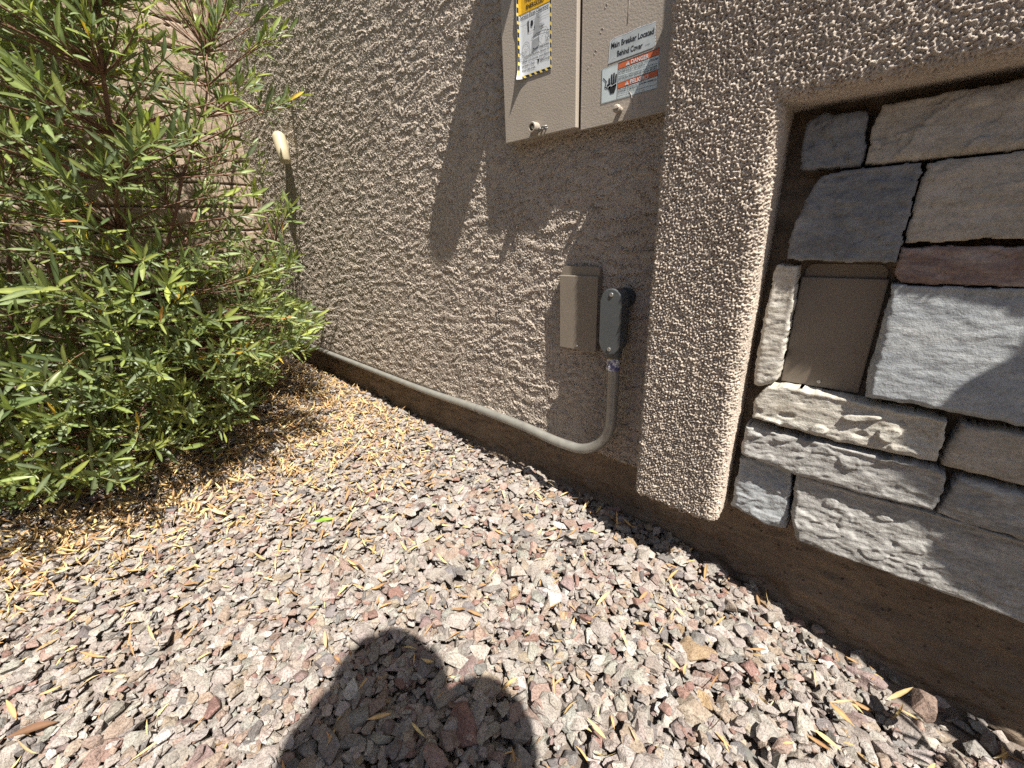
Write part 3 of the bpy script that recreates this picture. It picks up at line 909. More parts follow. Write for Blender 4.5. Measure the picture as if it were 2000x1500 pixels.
fin("rule_line", bm, M_INK, lab1, curl)
T = [("CAUTION", -0.7495, H + 0.530, 0.0135, 0.078, 0.02, 'C'),
     ("THIS PANEL IS", -0.7455, H + 0.5145, 0.0075, 0.066, 0.02, 'C'),
     ("ENERGIZED", -0.7465, H + 0.5015, 0.0083, 0.054, 0.025, 'C'),
     ("Service Panel Clearance", -0.7495, H + 0.4873, 0.0064, 0.086, 0.008, 'C'),
     ("Please keep trees,", -0.7045, H + 0.4165, 0.0048, 0.050, 0.006, 'R'),
     ("shrubs, bushes, fences or", -0.7045, H + 0.4075, 0.0048, 0.074, 0.006, 'R'),
     ("other structures, and debris", -0.7045, H + 0.3985, 0.0048, 0.084, 0.006, 'R'),
     ("at least 3 feet", -0.7895, H + 0.3895, 0.0048, 0.040, 0.006, 'L'),
     ("from this area.", -0.7895, H + 0.3805, 0.0048, 0.042, 0.006, 'L'),
     ("NV", -0.7325, H + 0.3895, 0.0052, 0.010, 0.03, 'L'), ("Energy", -0.7220, H + 0.3895, 0.0052, 0.0185, 0.004, 'L')]
letters(T, yl - 0.0004, M_INK, lab1, curl)
def piece(name, pts, mat, dy=0.0004):
    bm = bmesh.new(); flat(bm, pts, yl - dy); fin(name, bm, mat, lab1, curl)
piece("triangle_mark", [(-0.7425, H + 0.3955), (-0.7345, H + 0.3955), (-0.7375, H + 0.3865)], M_INK)
piece("drawn_door", [(-0.770, H + 0.4775), (-0.7665, H + 0.4785), (-0.7655, H + 0.4565), (-0.769, H + 0.4555)], M_INK)
piece("drawn_meter", [(-0.7415 + 0.0042 * math.cos(a) - 0.015, H + 0.4705 + 0.0062 * math.sin(a)) for a in np.linspace(0, 2 * PI, 13)[:-1]], M_INK)
piece("drawn_arrow", [(-0.7515, H + 0.462), (-0.7475, H + 0.462), (-0.7485, H + 0.4575)], M_INK)
piece("drawn_wall", [(-0.7440, H + 0.4835), (-0.7330, H + 0.4835), (-0.7325, H + 0.445), (-0.7535, H + 0.443)], M_GREY, 0.0003)
piece("drawn_wall", [(-0.7565, H + 0.437), (-0.7345, H + 0.4395), (-0.7345, H + 0.424), (-0.7585, H + 0.414)], M_GREY, 0.0003)
bm = bmesh.new()
def closed(c): return c + [c[0]]
ribbon(bm, closed([(-0.7655, H + 0.4785), (-0.748, H + 0.481), (-0.748, H + 0.4565), (-0.7655, H + 0.4555)]), 0.0006, yl - 0.00045)
rs = random.Random(9)
for (cx_, cz_, rx, rz, n_) in ((-0.776, H + 0.4225, 0.0125, 0.0165, 22), (-0.7895, H + 0.4115, 0.0085, 0.0095, 16), (-0.7215, H + 0.4375, 0.0145, 0.0165, 24), (-0.709, H + 0.4335, 0.006, 0.011, 14)):
    ribbon(bm, closed([(cx_ + rx * (1 + 0.09 * rs.uniform(-1, 1)) * math.cos(2 * PI * k / n_), cz_ + rz * (1 + 0.09 * rs.uniform(-1, 1)) * math.sin(2 * PI * k / n_)) for k in range(n_)]), 0.0007, yl - 0.0005)
    for k in range(n_):
        a = rs.uniform(0, 2 * PI); q = rs.random() ** .5 * 0.8
        px_, pz_ = cx_ + rx * q * math.cos(a), cz_ + rz * q * math.sin(a)
        ribbon(bm, [(px_, pz_), (px_ + rs.uniform(-.0022, .0022), pz_ + rs.uniform(-.0018, .0018))], 0.0006, yl - 0.0005)
for k in range(9):
    a = -0.3 + k * 0.42
    ribbon(bm, [(-0.7265, H + 0.4555), (-0.7265 + 0.0075 * math.cos(a), H + 0.4555 + 0.0065 * abs(math.sin(a)) + 0.001)], 0.0007, yl - 0.0005)
ribbon(bm, [(-0.758, H + 0.441), (-0.742, H + 0.4475), (-0.725, H + 0.447), (-0.7045, H + 0.4445)], 0.0011, yl - 0.0005)
ribbon(bm, [(-0.7625, H + 0.4115), (-0.750, H + 0.4175), (-0.736, H + 0.4225)], 0.0013, yl - 0.0005)
ribbon(bm, [(-0.761, H + 0.4065), (-0.752, H + 0.4115), (-0.743, H + 0.4155), (-0.730, H + 0.420), (-0.716, H + 0.4185), (-0.704, H + 0.4155)], 0.0006, yl - 0.0005)
ribbon(bm, [(-0.7395, H + 0.478), (-0.73, H + 0.474), (-0.7045, H + 0.4735)], 0.0006, yl - 0.0005)
for k in range(8):
    zz_ = H + 0.448 + k * 0.0048
    ribbon(bm, [(-0.7335 + 0.001 * (k % 2), zz_), (-0.7285 + 0.001 * (k % 2), zz_ + 0.0002), (-0.7285 + 0.001 * (k % 2), zz_ + 0.004)], 0.0005, yl - 0.0005)
for k in range(16):
    px_, pz_ = rs.uniform(-0.79, -0.757), rs.uniform(H + 0.435, H + 0.482)
    if px_ > -0.772 and pz_ > H + 0.45: continue
    ribbon(bm, [(px_, pz_), (px_ + 0.002, pz_ + 0.0004)], 0.0004, yl - 0.0005)
fin("line_drawing", bm, M_LINE, lab1, curl)

# silver breaker label, torn edges
bm = bmesh.new()
rs = random.Random(4)
top = [(-0.5495 + k * 0.0102, H + 0.3855 + 0.0006 * k * 0.3 + rs.uniform(-0.0012, 0.0012)) for k in range(11)]
top[0] = (-0.5495, H + 0.3815)
right = [(-0.4475 + rs.uniform(-0.0015, 0.0015), H + 0.3855 - k * 0.0052) for k in range(1, 8)]
bot = [(-0.4495, H + 0.3455), (-0.500, H + 0.3435), (-0.5515, H + 0.3425)]
outl = bot[::-1] + right[::-1] + top[::-1]
outl = [(-0.5515, H + 0.3425), (-0.500, H + 0.3438), (-0.4495, H + 0.3455)] + right[::-1] + top[::-1]
flat(bm, outl, 0.96395)
lab2 = tag(fin("breaker_label", bm, M_SILVER, rcov), "torn silver label reading Main Breaker Located Behind Cover")
letters([("Main Breaker Located", -0.4985, H + 0.3685, 0.0098, 0.096, 0.022, 'C'),
                             ("Behind Cover", -0.5025, H + 0.3508, 0.0098, 0.058, 0.022, 'C'), ("A-14740", -0.463, H + 0.3525, 0.0022, 0.010, 0.0, 'C')], 0.9637, M_INK, lab2)
bm = bmesh.new()
ribbon(bm, [(x_, z_ + 0.0004) for x_, z_ in top], 0.0012, 0.9638)
ribbon(bm, [(x_ + 0.0004, z_) for x_, z_ in right], 0.0014, 0.9638)
ribbon(bm, [(-0.5495, H + 0.381), (-0.5515, H + 0.3425)], 0.0012, 0.9638)
ribbon(bm, [(-0.549, H + 0.346), (-0.5400, H + 0.352), (-0.536, H + 0.3495)], 0.001, 0.9638)
fin("torn_edge", bm, M_WHITE, lab2)
# danger label
bm = bmesh.new()
flat(bm, [(-0.568, H + 0.2695), (-0.4355, H + 0.2715), (-0.4345, H + 0.2735), (-0.4345, H + 0.3405), (-0.4365, H + 0.3425), (-0.5665, H + 0.337), (-0.568, H + 0.335)], 0.9641)
lab3 = tag(fin("danger_label", bm, M_PALEB, rcov), "orange and white danger label with hand symbol")
def rect(x0, x1, z0, z1, y, bm): flat(bm, [(x0, z0), (x1, z0), (x1, z1), (x0, z1)], y)
bm = bmesh.new()
flat(bm, [(-0.5275, H + 0.3265), (-0.4358, H + 0.3300), (-0.4358, H + 0.3412), (-0.5275, H + 0.3375)], 0.9639)
flat(bm, [(-0.5275, H + 0.2905), (-0.4358, H + 0.2942), (-0.4358, H + 0.3050), (-0.5275, H + 0.3010)], 0.9639)
fin("orange_band", bm, M_ORANGE, lab3)
bm = bmesh.new()
for (x0, z0, x1, z1) in ((-0.567, 0.2705, -0.4362, 0.2723), (-0.567, 0.3362, -0.4362, 0.3417), (-0.5275, 0.2712, -0.5275, 0.338), (-0.567, 0.2705, -0.567, 0.3362), (-0.4360, 0.2723, -0.4360, 0.3417)):
    ribbon(bm, [(x0, H + z0), (x1, H + z1)], 0.0007, 0.9637)
for (z0, z1) in ((0.3265, 0.33), (0.3375, 0.3412), (0.2905, 0.2942), (0.301, 0.305)):
    ribbon(bm, [(-0.5275, H + z0), (-0.4360, H + z1)], 0.0006, 0.9636)
# hand with bolt
hx0, hz0 = -0.5385, H + 0.3015
for k, (dx, top_, tilt) in enumerate(((-0.0085, 0.0125, -0.0015), (-0.0035, 0.0185, -0.0005), (0.0015, 0.020, 0.0), (0.0062, 0.0165, 0.0008))):
    ribbon(bm, [(hx0 + dx, hz0 - 0.004), (hx0 + dx + tilt, hz0 + top_)], 0.0036, 0.9636)
flat(bm, [(hx0 - 0.0105, hz0 + 0.002), (hx0 - 0.0095, hz0 - 0.008), (hx0 - 0.006, hz0 - 0.0165), (hx0 + 0.004, hz0 - 0.0165), (hx0 + 0.0075, hz0 - 0.008), (hx0 + 0.008, hz0 + 0.002)], 0.9636)
ribbon(bm, [(hx0 - 0.0095, hz0 - 0.006), (hx0 - 0.0135, hz0 + 0.002)], 0.0042, 0.9636)
ribbon(bm, [(-0.5635, hz0 + 0.0165), (-0.5555, hz0 + 0.0085), (-0.5585, hz0 - 0.001), (-0.5535, hz0 - 0.0045)], 0.0022, 0.9636)
fin("symbol_black", bm, M_INK, lab3)
bm = bmesh.new()
ribbon(bm, [(hx0 - 0.013, hz0 - 0.003), (hx0 - 0.004, hz0 + 0.001), (hx0 - 0.006, hz0 - 0.003), (hx0 + 0.009, hz0 + 0.001)], 0.0011, 0.9634)
for zt in (0.3288, 0.2932):
    fin("symbol_white", bm, M_WHITE, lab3); bm = bmesh.new()
    flat(bm, [(-0.5095, H + zt), (-0.5005, H + zt + 0.0003), (-0.505, H + zt + 0.0078)], 0.9636)
fin("symbol_white", bm, M_WHITE, lab3)
letters([("DANGER", -0.4975, H + 0.3298, 0.0072, 0.039, 0.02, 'L'), ("PELIGRO", -0.4975, H + 0.2940, 0.0072, 0.041, 0.02, 'L')], 0.9636, M_WHITE, lab3)
letters([("!", -0.5050, H + 0.3297, 0.005, None, 0.03, 'C'), ("!", -0.5050, H + 0.2941, 0.005, None, 0.03, 'C'),
    ("HAZARDOUS VOLTAGE WILL CAUSE", -0.5262, H + 0.3228, 0.0029, 0.088, 0.01, 'L'), ("SEVERE INJURY OR DEATH.", -0.5262, H + 0.3186, 0.0029, 0.062, 0.01, 'L'),
    ("Turn off power supplying this equipment before working inside.", -0.5262, H + 0.3154, 0.0018, 0.088, 0.0, 'L'),
    ("TENSION DANGEREUSE PEUT CAUSER", -0.5262, H + 0.3101, 0.0029, 0.088, 0.01, 'L'), ("DES BLESSURES GRAVES OU LA MORT.", -0.5262, H + 0.3062, 0.0029, 0.088, 0.01, 'L'),
    ("Couper l'alimentation de cet equipement avant de travailler.", -0.5262, H + 0.3028, 0.0017, 0.086, 0.0, 'L'),
    ("VOLTAJE PELIGROSO CAUSA HERIDAS", -0.5262, H + 0.2868, 0.0029, 0.088, 0.01, 'L'), ("SEVERAS O MUERTE.", -0.5262, H + 0.2828, 0.0029, 0.048, 0.01, 'L'),
    ("Desconecte la energia que alimenta este equipo antes de trabajar.", -0.5262, H + 0.2788, 0.0018, 0.088, 0.0, 'L'),
    ("adentro de el.", -0.5262, H + 0.2752, 0.0018, 0.03, 0.0, 'L')], 0.9636, M_INK, lab3)

# meter above the frame: a round glass meter on its own socket
meter = empty("electric_meter", (-0.742, 0.955, H + 0.84), "round electric meter in its ring on the upper left cover of the panel", "electric meter")
bm = bmesh.new()
lathe(bm, [(0.094, 0), (0.094, 0.022), (0.088, 0.026), (0.083, 0.028), (0.083, 0.030)], (-0.742, 0.955, H + 0.84), (0, -1, 0), 40)
link("meter_ring", bm_mesh("meter_ring", bm, False), M_EMT, meter)
bm = bmesh.new()
lathe(bm, [(0.083, 0), (0.083, 0.075), (0.079, 0.086), (0.070, 0.092), (0, 0.093)], (-0.742, 0.926, H + 0.84), (0, -1, 0), 40)
link("meter_glass", bm_mesh("meter_glass", bm, True), M_GLASS, meter)

# cream vent hood on the far wall
hood = empty("vent_hood", (-2.33, 1.0, H + 0.36), "cream plastic rounded hood on the stucco wall, partly behind the shrub leaves", "vent hood")
bm = bmesh.new()
pa, pb = Vector((-2.335, 0.958, H + 0.478)), Vector((-2.300, 0.952, H + 0.372))
hp, hr = [], []
for k in range(7):
    a = PI / 2 * (1 - k / 6); hp.append(pa + (pa - pb).normalized() * 0.030 * math.sin(a)); hr.append(max(0.003, 0.030 * math.cos(a)))
hp += [pa.lerp(pb, 0.5), pb, pb + (pb - pa).normalized() * 0.004]; hr += [0.0285, 0.0265, 0.020]
tube(bm, hp, hr, 20)
link("hood_shell", bm_mesh("hood_shell", bm, True), M_CREAM, hood)
bm = bmesh.new(); box(bm, -2.360, -2.335, 0.975, 1.0, H + 0.43, H + 0.475, 0.008, 3)
link("wall_plate", bm_mesh("wall_plate", bm), M_CREAM, hood)

# ------------------------------------------------------------------ block garden wall
FXW = -2.95
fence = empty("block_wall", (FXW, 0.0, 0.1), "pinkish tan slump block garden wall with dark raked joints behind the shrub", "wall")
yy = np.concatenate([np.linspace(-3.0, -1.0, 120)[:-1], np.arange(-1.0, 1.0, 0.0058)])
zt = H + 1.19
zz = np.arange(0.0, zt, 0.0042)
YY, ZZ = np.meshgrid(yy, zz, indexing='ij')
pitch = 0.1245
ph = (ZZ - (H + 0.455) + 0.0010 * samp(broad, TL, YY, ZZ * 0.2)) / pitch
row = np.floor(ph + 0.5)
dj = np.abs(ph - row) * pitch
vh = (YY + (row % 2) * 0.2 + 0.03 * np.sin(row * 5.1)) / 0.4
vj = np.abs(vh - np.round(vh)) * 0.4
jw = 0.0042 + 0.0012 * samp(broad, TL, YY, ZZ * 3)
groove = 1 - sstep(jw * 0.7, jw * 1.6, dj)
vg = (1 - sstep(0.003, 0.006, vj)) * 0.12
depth = 0.011 * groove + 0.004 * vg + 0.0012 * (np.exp(-(dj / 0.012) ** 2))
rowt = 0.94 + 0.12 * np.random.default_rng(5).random(64)
colid = np.round(vh).astype(int)
tint = 0.93 + 0.14 * (np.sin(row * 12.9 + colid * 78.2) * 43758.5 % 1.0)
XX = FXW - depth + 0.0008 * samp(coarse2, TL, YY * 0.5, ZZ * 0.5) + 0.0004 * samp(fine, TL, YY, ZZ)
tc_ = np.repeat((tint * (1 - 0.55 * groove))[..., None], 3, 2)
me = np_mesh("block_face", np.stack([XX, YY, ZZ], 2).reshape(-1, 3), grid_faces(*YY.shape), True, tc_.reshape(-1, 3))
link("block_face", me, M_BLOCK, fence)
bm = bmesh.new(); box(bm, FXW - 0.15, FXW - 0.016, -3.0, 0.998, 0.0, zt)
me = bm_mesh("block_core", bm)
a = me.attributes.new("tint", 'FLOAT_COLOR', 'POINT'); a.data.foreach_set("color", [1.0] * (4 * len(me.vertices)))
link("block_core", me, M_BLOCK, fence)
bm = bmesh.new(); box(bm, FXW - 0.16, FXW + 0.008, -3.0, 0.997, zt, zt + 0.05, 0.006)
me = bm_mesh("cap", bm)
a = me.attributes.new("tint", 'FLOAT_COLOR', 'POINT'); a.data.foreach_set("color", [1.0] * (4 * len(me.vertices)))
link("cap", me, M_BLOCK, fence)

bm = bmesh.new(); box(bm, FXW, 6.0, -2.85, -2.7, -0.1, 2.0)  # invented wall behind the camera, added to block some of the sky light
me = bm_mesh("sky_blocker_wall", bm)
a = me.attributes.new("tint", 'FLOAT_COLOR', 'POINT'); a.data.foreach_set("color", [1.0] * (4 * len(me.vertices)))
tag(link("sky_blocker_wall", me, M_BLOCK), "added unseen tan block wall behind the camera that blocks sky light", "wall")

# ------------------------------------------------------------------ gravel
def rock_variants(n, seed):
    rs = np.random.default_rng(seed); out = []
    for k in range(n):
        m = rs.integers(9, 15)
        p = rs.normal(size=(m, 3)); p /= np.linalg.norm(p, axis=1, keepdims=True)
        p *= rs.uniform(0.78, 1.0, (m, 1))
        p *= np.array([1.0, rs.uniform(0.7, 1.0), rs.uniform(0.45, 0.72)])
        bm = bmesh.new()
        for q in p: bm.verts.new(q)
        r = bmesh.ops.convex_hull(bm, input=bm.verts)
        bmesh.ops.delete(bm, geom=list({g for g in r['geom_unused'] + r['geom_interior'] if isinstance(g, bmesh.types.BMVert)}), context='VERTS')
        bmesh.ops.dissolve_limit(bm, angle_limit=0.35, verts=bm.verts, edges=bm.edges)
        bmesh.ops.bevel(bm, geom=list(bm.edges), offset=0.055, segments=1, profile=0.5, affect='EDGES', clamp_overlap=True)
        bmesh.ops.triangulate(bm, faces=bm.faces)
        bm.verts.ensure_lookup_table(); bm.verts.index_update()
        V = np.array([v.co[:] for v in bm.verts]); F = np.array([[v.index for v in f.verts] for f in bm.faces])
        V += rs.normal(size=V.shape) * 0.012
        bm.free(); out.append((V, F))
    return out
def rotmats(n, rng, tiltmax):
    a = rng.uniform(0, 2 * PI, n); b = rng.uniform(0, 2 * PI, n); t = rng.normal(0, tiltmax, n)
    def Rz(q):
        M = np.zeros((n, 3, 3)); M[:, 0, 0] = np.cos(q); M[:, 0, 1] = -np.sin(q); M[:, 1, 0] = np.sin(q); M[:, 1, 1] = np.cos(q); M[:, 2, 2] = 1; return M
    X = np.zeros((n, 3, 3)); X[:, 0, 0] = 1; X[:, 1, 1] = np.cos(t); X[:, 1, 2] = -np.sin(t); X[:, 2, 1] = np.sin(t); X[:, 2, 2] = np.cos(t)
    return Rz(b) @ X @ Rz(a)
PAL = np.array([[0.44, 0.405, 0.37], [0.49, 0.455, 0.42], [0.40, 0.37, 0.34], [0.54, 0.50, 0.45], [0.45, 0.38, 0.31], [0.43, 0.33, 0.28],
                [0.36, 0.235, 0.20], [0.25, 0.24, 0.235], [0.40, 0.395, 0.36], [0.60, 0.58, 0.55], [0.32, 0.25, 0.235], [0.45, 0.34, 0.22]])
PW = np.array([.20, .17, .14, .10, .09, .08, .04, .05, .06, .03, .03, .01]); PW = PW / PW.sum()
def wall_front(x): return 1.034 - 0.04 * sstep(0.0, 0.6, x)
rng = np.random.default_rng(77)
var = rock_variants(26, 3)
def scatter(n, x0, x1, y0, y1, size, sd, cell=0.006):
    x = rng.uniform(x0, x1, n); y = rng.uniform(y0, y1, n)
    s_ = np.clip(rng.lognormal(math.log(size), sd, n), size * 0.35, size * 2.4)
    return x, y, s_
NX, NY, CELL = int(4.6 / 0.006), int(2.9 / 0.006), 0.006
hm = np.zeros((NX, NY)) - 0.012
HX0, HY0 = -3.1, -1.85
parts = []
def put(n, x0, x1, y0, y1, size, sd, cull=True):
    x, y, s_ = scatter(n, x0, x1, y0, y1, size, sd)
    ok = (y < wall_front(x) - s_ * 0.35) & (x > FXW + 0.01)
    # bare strip of soil at the foot of the footing on the right
    bare = (x > -0.25) & (y > wall_front(x) - 0.03 - 0.10 * sstep(-0.25, 0.5, x)) & (rng.random(n) < 0.85)
    ok &= ~bare
    x, y, s_ = x[ok], y[ok], s_[ok]
    o = np.argsort(-s_ + rng.normal(0, size * 0.6, len(s_)))
    x, y, s_ = x[o], y[o], s_[o]
    z = np.zeros(len(x))
    for i in range(len(x)):
        r = max(1, int(s_[i] * 0.62 / CELL))
        ix, iy = int((x[i] - HX0) / CELL), int((y[i] - HY0) / CELL)
        a0, a1, b0, b1 = max(ix - r, 0), min(ix + r + 1, NX), max(iy - r, 0), min(iy + r + 1, NY)
        if a0 >= a1 or b0 >= b1: z[i] = -1; continue
        sub = hm[a0:a1, b0:b1]
        base = sub.mean() * 0.75 + sub.max() * 0.25
        z[i] = base
        sub[:] = np.maximum(sub, min(base + s_[i] * 0.34, 0.030))
    k = (z > -1) & (z < 0.022)
    parts.append((x[k], y[k], z[k], s_[k]))
put(20000, -3.0, 0.75, -0.72, 1.03, 0.0155, 0.30)
put(4200, -1.0, 0.6, -0.3, 1.03, 0.0195, 0.30)
put(3500, -3.0, 1.3, -1.8, -0.72, 0.022, 0.3)
put(15000, -3.0, 0.6, -0.6, 1.03, 0.0090, 0.3)
put(6000, -3.0, -0.4, -0.6, 1.03, 0.0145, 0.25)
x, y, z, s_ = [np.concatenate([p[k] for p in parts]) for k in range(4)]
n = len(x)
Rm = rotmats(n, rng, 0.27)
sc = s_[:, None] * np.stack([rng.uniform(0.9, 1.3, n), rng.uniform(0.75, 1.05, n), rng.uniform(0.7, 1.05, n)], 1)
vid = rng.integers(0, len(var), n)
cols = np.array([0.765, 0.755, 0.76]) * PAL[rng.choice(len(PAL), n, p=PW)] * rng.uniform(0.86, 1.14, (n, 1)) * rng.uniform(0.97, 1.03, (n, 3))
Vs, Fs, Cs, base = [], [], [], 0
for k, (V0, F0) in enumerate(var):
    idx = np.where(vid == k)[0]
    Vk = np.einsum('nij,nvj->nvi', Rm[idx], V0[None] * sc[idx][:, None, :])
    Vk[..., 0] += x[idx][:, None]; Vk[..., 1] += y[idx][:, None]
    Vk[..., 2] += (z[idx] + s_[idx] * 0.25 + gz(x[idx], y[idx]))[:, None]
    m = len(V0)
    Vs.append(Vk.reshape(-1, 3))
    Fs.append((F0[None] + (base + np.arange(len(idx)) * m)[:, None, None]).reshape(-1, 3))
    Cs.append(np.repeat(cols[idx], m, 0)); base += len(idx) * m
me = np_mesh("gravel", np.concatenate(Vs), np.concatenate(Fs), False, np.concatenate(Cs))
g = link("gravel", me, M_GRAVEL)
tag(g, "crushed pinkish grey landscaping gravel covering the ground", "gravel", kind='stuff')
print("rocks", n, "tris", len(me.polygons))

def surf(x, y):
    ix = np.clip(((x - HX0) / CELL).astype(int), 0, NX - 1); iy = np.clip(((y - HY0) / CELL).astype(int), 0, NY - 1)
    return np.maximum(hm[ix, iy], -0.005) + gz(x, y)

# one darker, squarish stone by the footing
def single_rock(name, loc, size, rot, col, label):
    V0, F0 = var[5]
    V = V0 * np.array(size); Rr = np.array(Matrix.Rotation(rot, 3, 'Z'))
    V = V @ Rr.T + np.array(loc)
    o = link(name, np_mesh(name, V, F0, False, np.repeat(np.array([col]), len(V), 0)), M_GRAVEL)
    return tag(o, label, "stone")
single_rock("loose_stone", (0.205, 0.845, 0.035), (0.034, 0.036, 0.045), 0.5, (0.23, 0.17, 0.14), "dark brown squarish stone in shade against the footing at the lower right")

# ------------------------------------------------------------------ leaves
def leaf_batch(P, D, N, L, Wd, curlv, col, prof='leaf'):
    """P base, D direction, N up-normal, per leaf; returns V,F,C"""
    n = len(P)
    D = D / np.linalg.norm(D, axis=1, keepdims=True)
    Sd = np.cross(D, N); Sd /= np.linalg.norm(Sd, axis=1, keepdims=True) + 1e-9
    U = np.cross(Sd, D)
    t = np.array([0, 0.12, 0.32, 0.55, 0.78, 0.93, 1.0])
    w = np.array([0.06, 0.26, 0.72, 1.0, 0.78, 0.36, 0.03])
    V = np.zeros((n, 7, 3, 3))
    for i in range(7):
        tt = t[i]
        c = P + D * (L * tt)[:, None] + U * (-curlv * L * tt * tt)[:, None]
        off = (Wd * w[i] * 0.5)[:, None]
        up = U * (Wd * w[i] * 0.16)[:, None]
        V[:, i, 0] = c - Sd * off + up
        V[:, i, 1] = c
        V[:, i, 2] = c + Sd * off + up
    f = []
    for i in range(6):
        for j in range(2):
            a = i * 3 + j; f.append([a, a + 1, a + 4, a + 3])
    F = (np.array(f)[None] + (np.arange(n) * 21)[:, None, None]).reshape(-1, 4)
    C = np.repeat(col[:, None, :], 21, 1).reshape(n, 7, 3, 3).copy()
    C[:, :, 1] = np.minimum(C[:, :, 1] * 1.5 + 0.02, 0.9)          # paler midrib
    return V.reshape(-1, 3), F, C.reshape(-1, 3)

OUT = np.array([(-150, -260), (500, -260), (545, 5), (585, 80), (600, 160), (585, 230), (600, 300), (560, 350), (585, 430), (590, 500), (560, 560), (600, 590),
                (640, 590), (630, 640), (600, 690), (555, 700), (540, 740), (500, 790), (455, 850), (430, 890), (340, 880), (300, 930), (230, 955), (150, 945), (80, 990), (-150, 1010)], float)
def project(P):
    q = (P - np.array([0, 0, H])) @ R
    return np.stack([1000 + 795 * q[:, 0] / q[:, 2], 750 + 795 * q[:, 1] / q[:, 2]], 1), q[:, 2]
def in_poly(p, poly):
    ins = np.zeros(len(p), bool)
    for k in range(len(poly)):
        a, b = poly[k], poly[(k + 1) % len(poly)]
        c = ((a[1] > p[:, 1]) != (b[1] > p[:, 1])) & (p[:, 0] < (b[0] - a[0]) * (p[:, 1] - a[1]) / (b[1] - a[1] + 1e-12) + a[0])
        ins ^= c
    return ins

rb = np.random.default_rng(2024)
# trunk skeleton
stems = []
def grow(p, d, length, r0, nseg, wob, up):
    pts, rad = [np.array(p, float)], [r0]
    d = np.array(d, float); d /= np.linalg.norm(d)
    for k in range(nseg):
        d = d + rb.normal(0, wob, 3) + np.array([0, 0, up]); d /= np.linalg.norm(d)
        pts.append(pts[-1] + d * length / nseg); rad.append(r0 * (1 - 0.75 * (k + 1) / nseg))
    return np.array(pts), np.array(rad)
bases = [(-2.45, 0.22), (-2.40, 0.12), (-2.5, 0.02), (-2.3, -0.18), (-2.2, -0.32), (-2.42, 0.32), (-2.35, -0.45), (-2.1, -0.6)]
mains = []
for (bx_, by_) in bases:
    for j in range(2):
        dx, dy = rb.normal(0, 0.38), rb.normal(0.05, 0.38)
        m = grow((bx_, by_, float(gz(bx_, by_))), (dx, dy, 1.0), rb.uniform(1.5, 2.3), rb.uniform(0.009, 0.016), 14, 0.10, 0.03)
        m[0][:, 0] = np.clip(m[0][:, 0], -2.88, -1.25); m[0][:, 1] = np.minimum(m[0][:, 1], 0.93)
        uvm, _ = project(m[0]); okm = in_poly(uvm, OUT - np.array([25, 0])) | (uvm[:, 0] < 0) | (uvm[:, 1] < 0)
        cut = int(np.argmin(okm)) if not okm.all() else len(okm)
        if cut < 4: continue
        mains.append((m[0][:cut], m[1][:cut]))
nodes = np.concatenate([m[0] for m in mains]); nrad = np.concatenate([m[1] for m in mains])
# twig tips filling the crown
N0 = 30000
tips = np.stack([rb.uniform(-2.85, -1.25, N0), rb.uniform(-1.15, 0.93, N0), rb.uniform(0.10, 2.35, N0)], 1)
uv, dep = project(tips)
keep = in_poly(uv, OUT) | ((uv[:, 0] < -100) & (uv[:, 0] > -2500) & (uv[:, 1] < 1000))
keep &= np.linalg.norm(tips - np.array([0, 0, H]), axis=1) > 1.35
# crown: wide ellipsoid shells; thinner towards the house wall and the top
e = ((tips[:, 0] + 2.15) / 0.85) ** 2 + ((tips[:, 1] + 0.05) / 1.05) ** 2 + ((tips[:, 2] - 1.05) / 1.45) ** 2
keep &= e < 1.15
dens = 0.25 + 0.6 * np.clip(e, 0, 1)
thin = (uv[:, 0] > 300) & (uv[:, 1] < 500)
dens = np.where(thin, dens * 0.36, dens)
lowr = (uv[:, 1] > 480) & (uv[:, 0] > -50)
dens = np.where(lowr, dens * 1.5, dens)
cl = samp(warp, TL, tips[:, 0] * 0.7 + tips[:, 2] * 0.3, tips[:, 1] * 0.7 + tips[:, 2] * 0.5)
dens *= np.where(cl > -0.1, 1.25, 0.55)
keep &= rb.random(N0) < dens * 0.30
keep &= ~((uv[:, 0] > 515) & (uv[:, 0] < 600) & (uv[:, 1] > 225) & (uv[:, 1] < 350))
tips = tips[keep]
print("tips", len(tips))
bmB = bmesh.new(); bmT = bmesh.new()
for pts, rad in mains: tube(bmB, pts, rad, 7)
LP, LD, LN, LL, LW, LC, LCu = [], [], [], [], [], [], []
GRE = np.array([[0.135, 0.175, 0.062], [0.170, 0.210, 0.065], [0.095, 0.135, 0.055], [0.215, 0.245, 0.070], [0.14, 0.175, 0.095]])
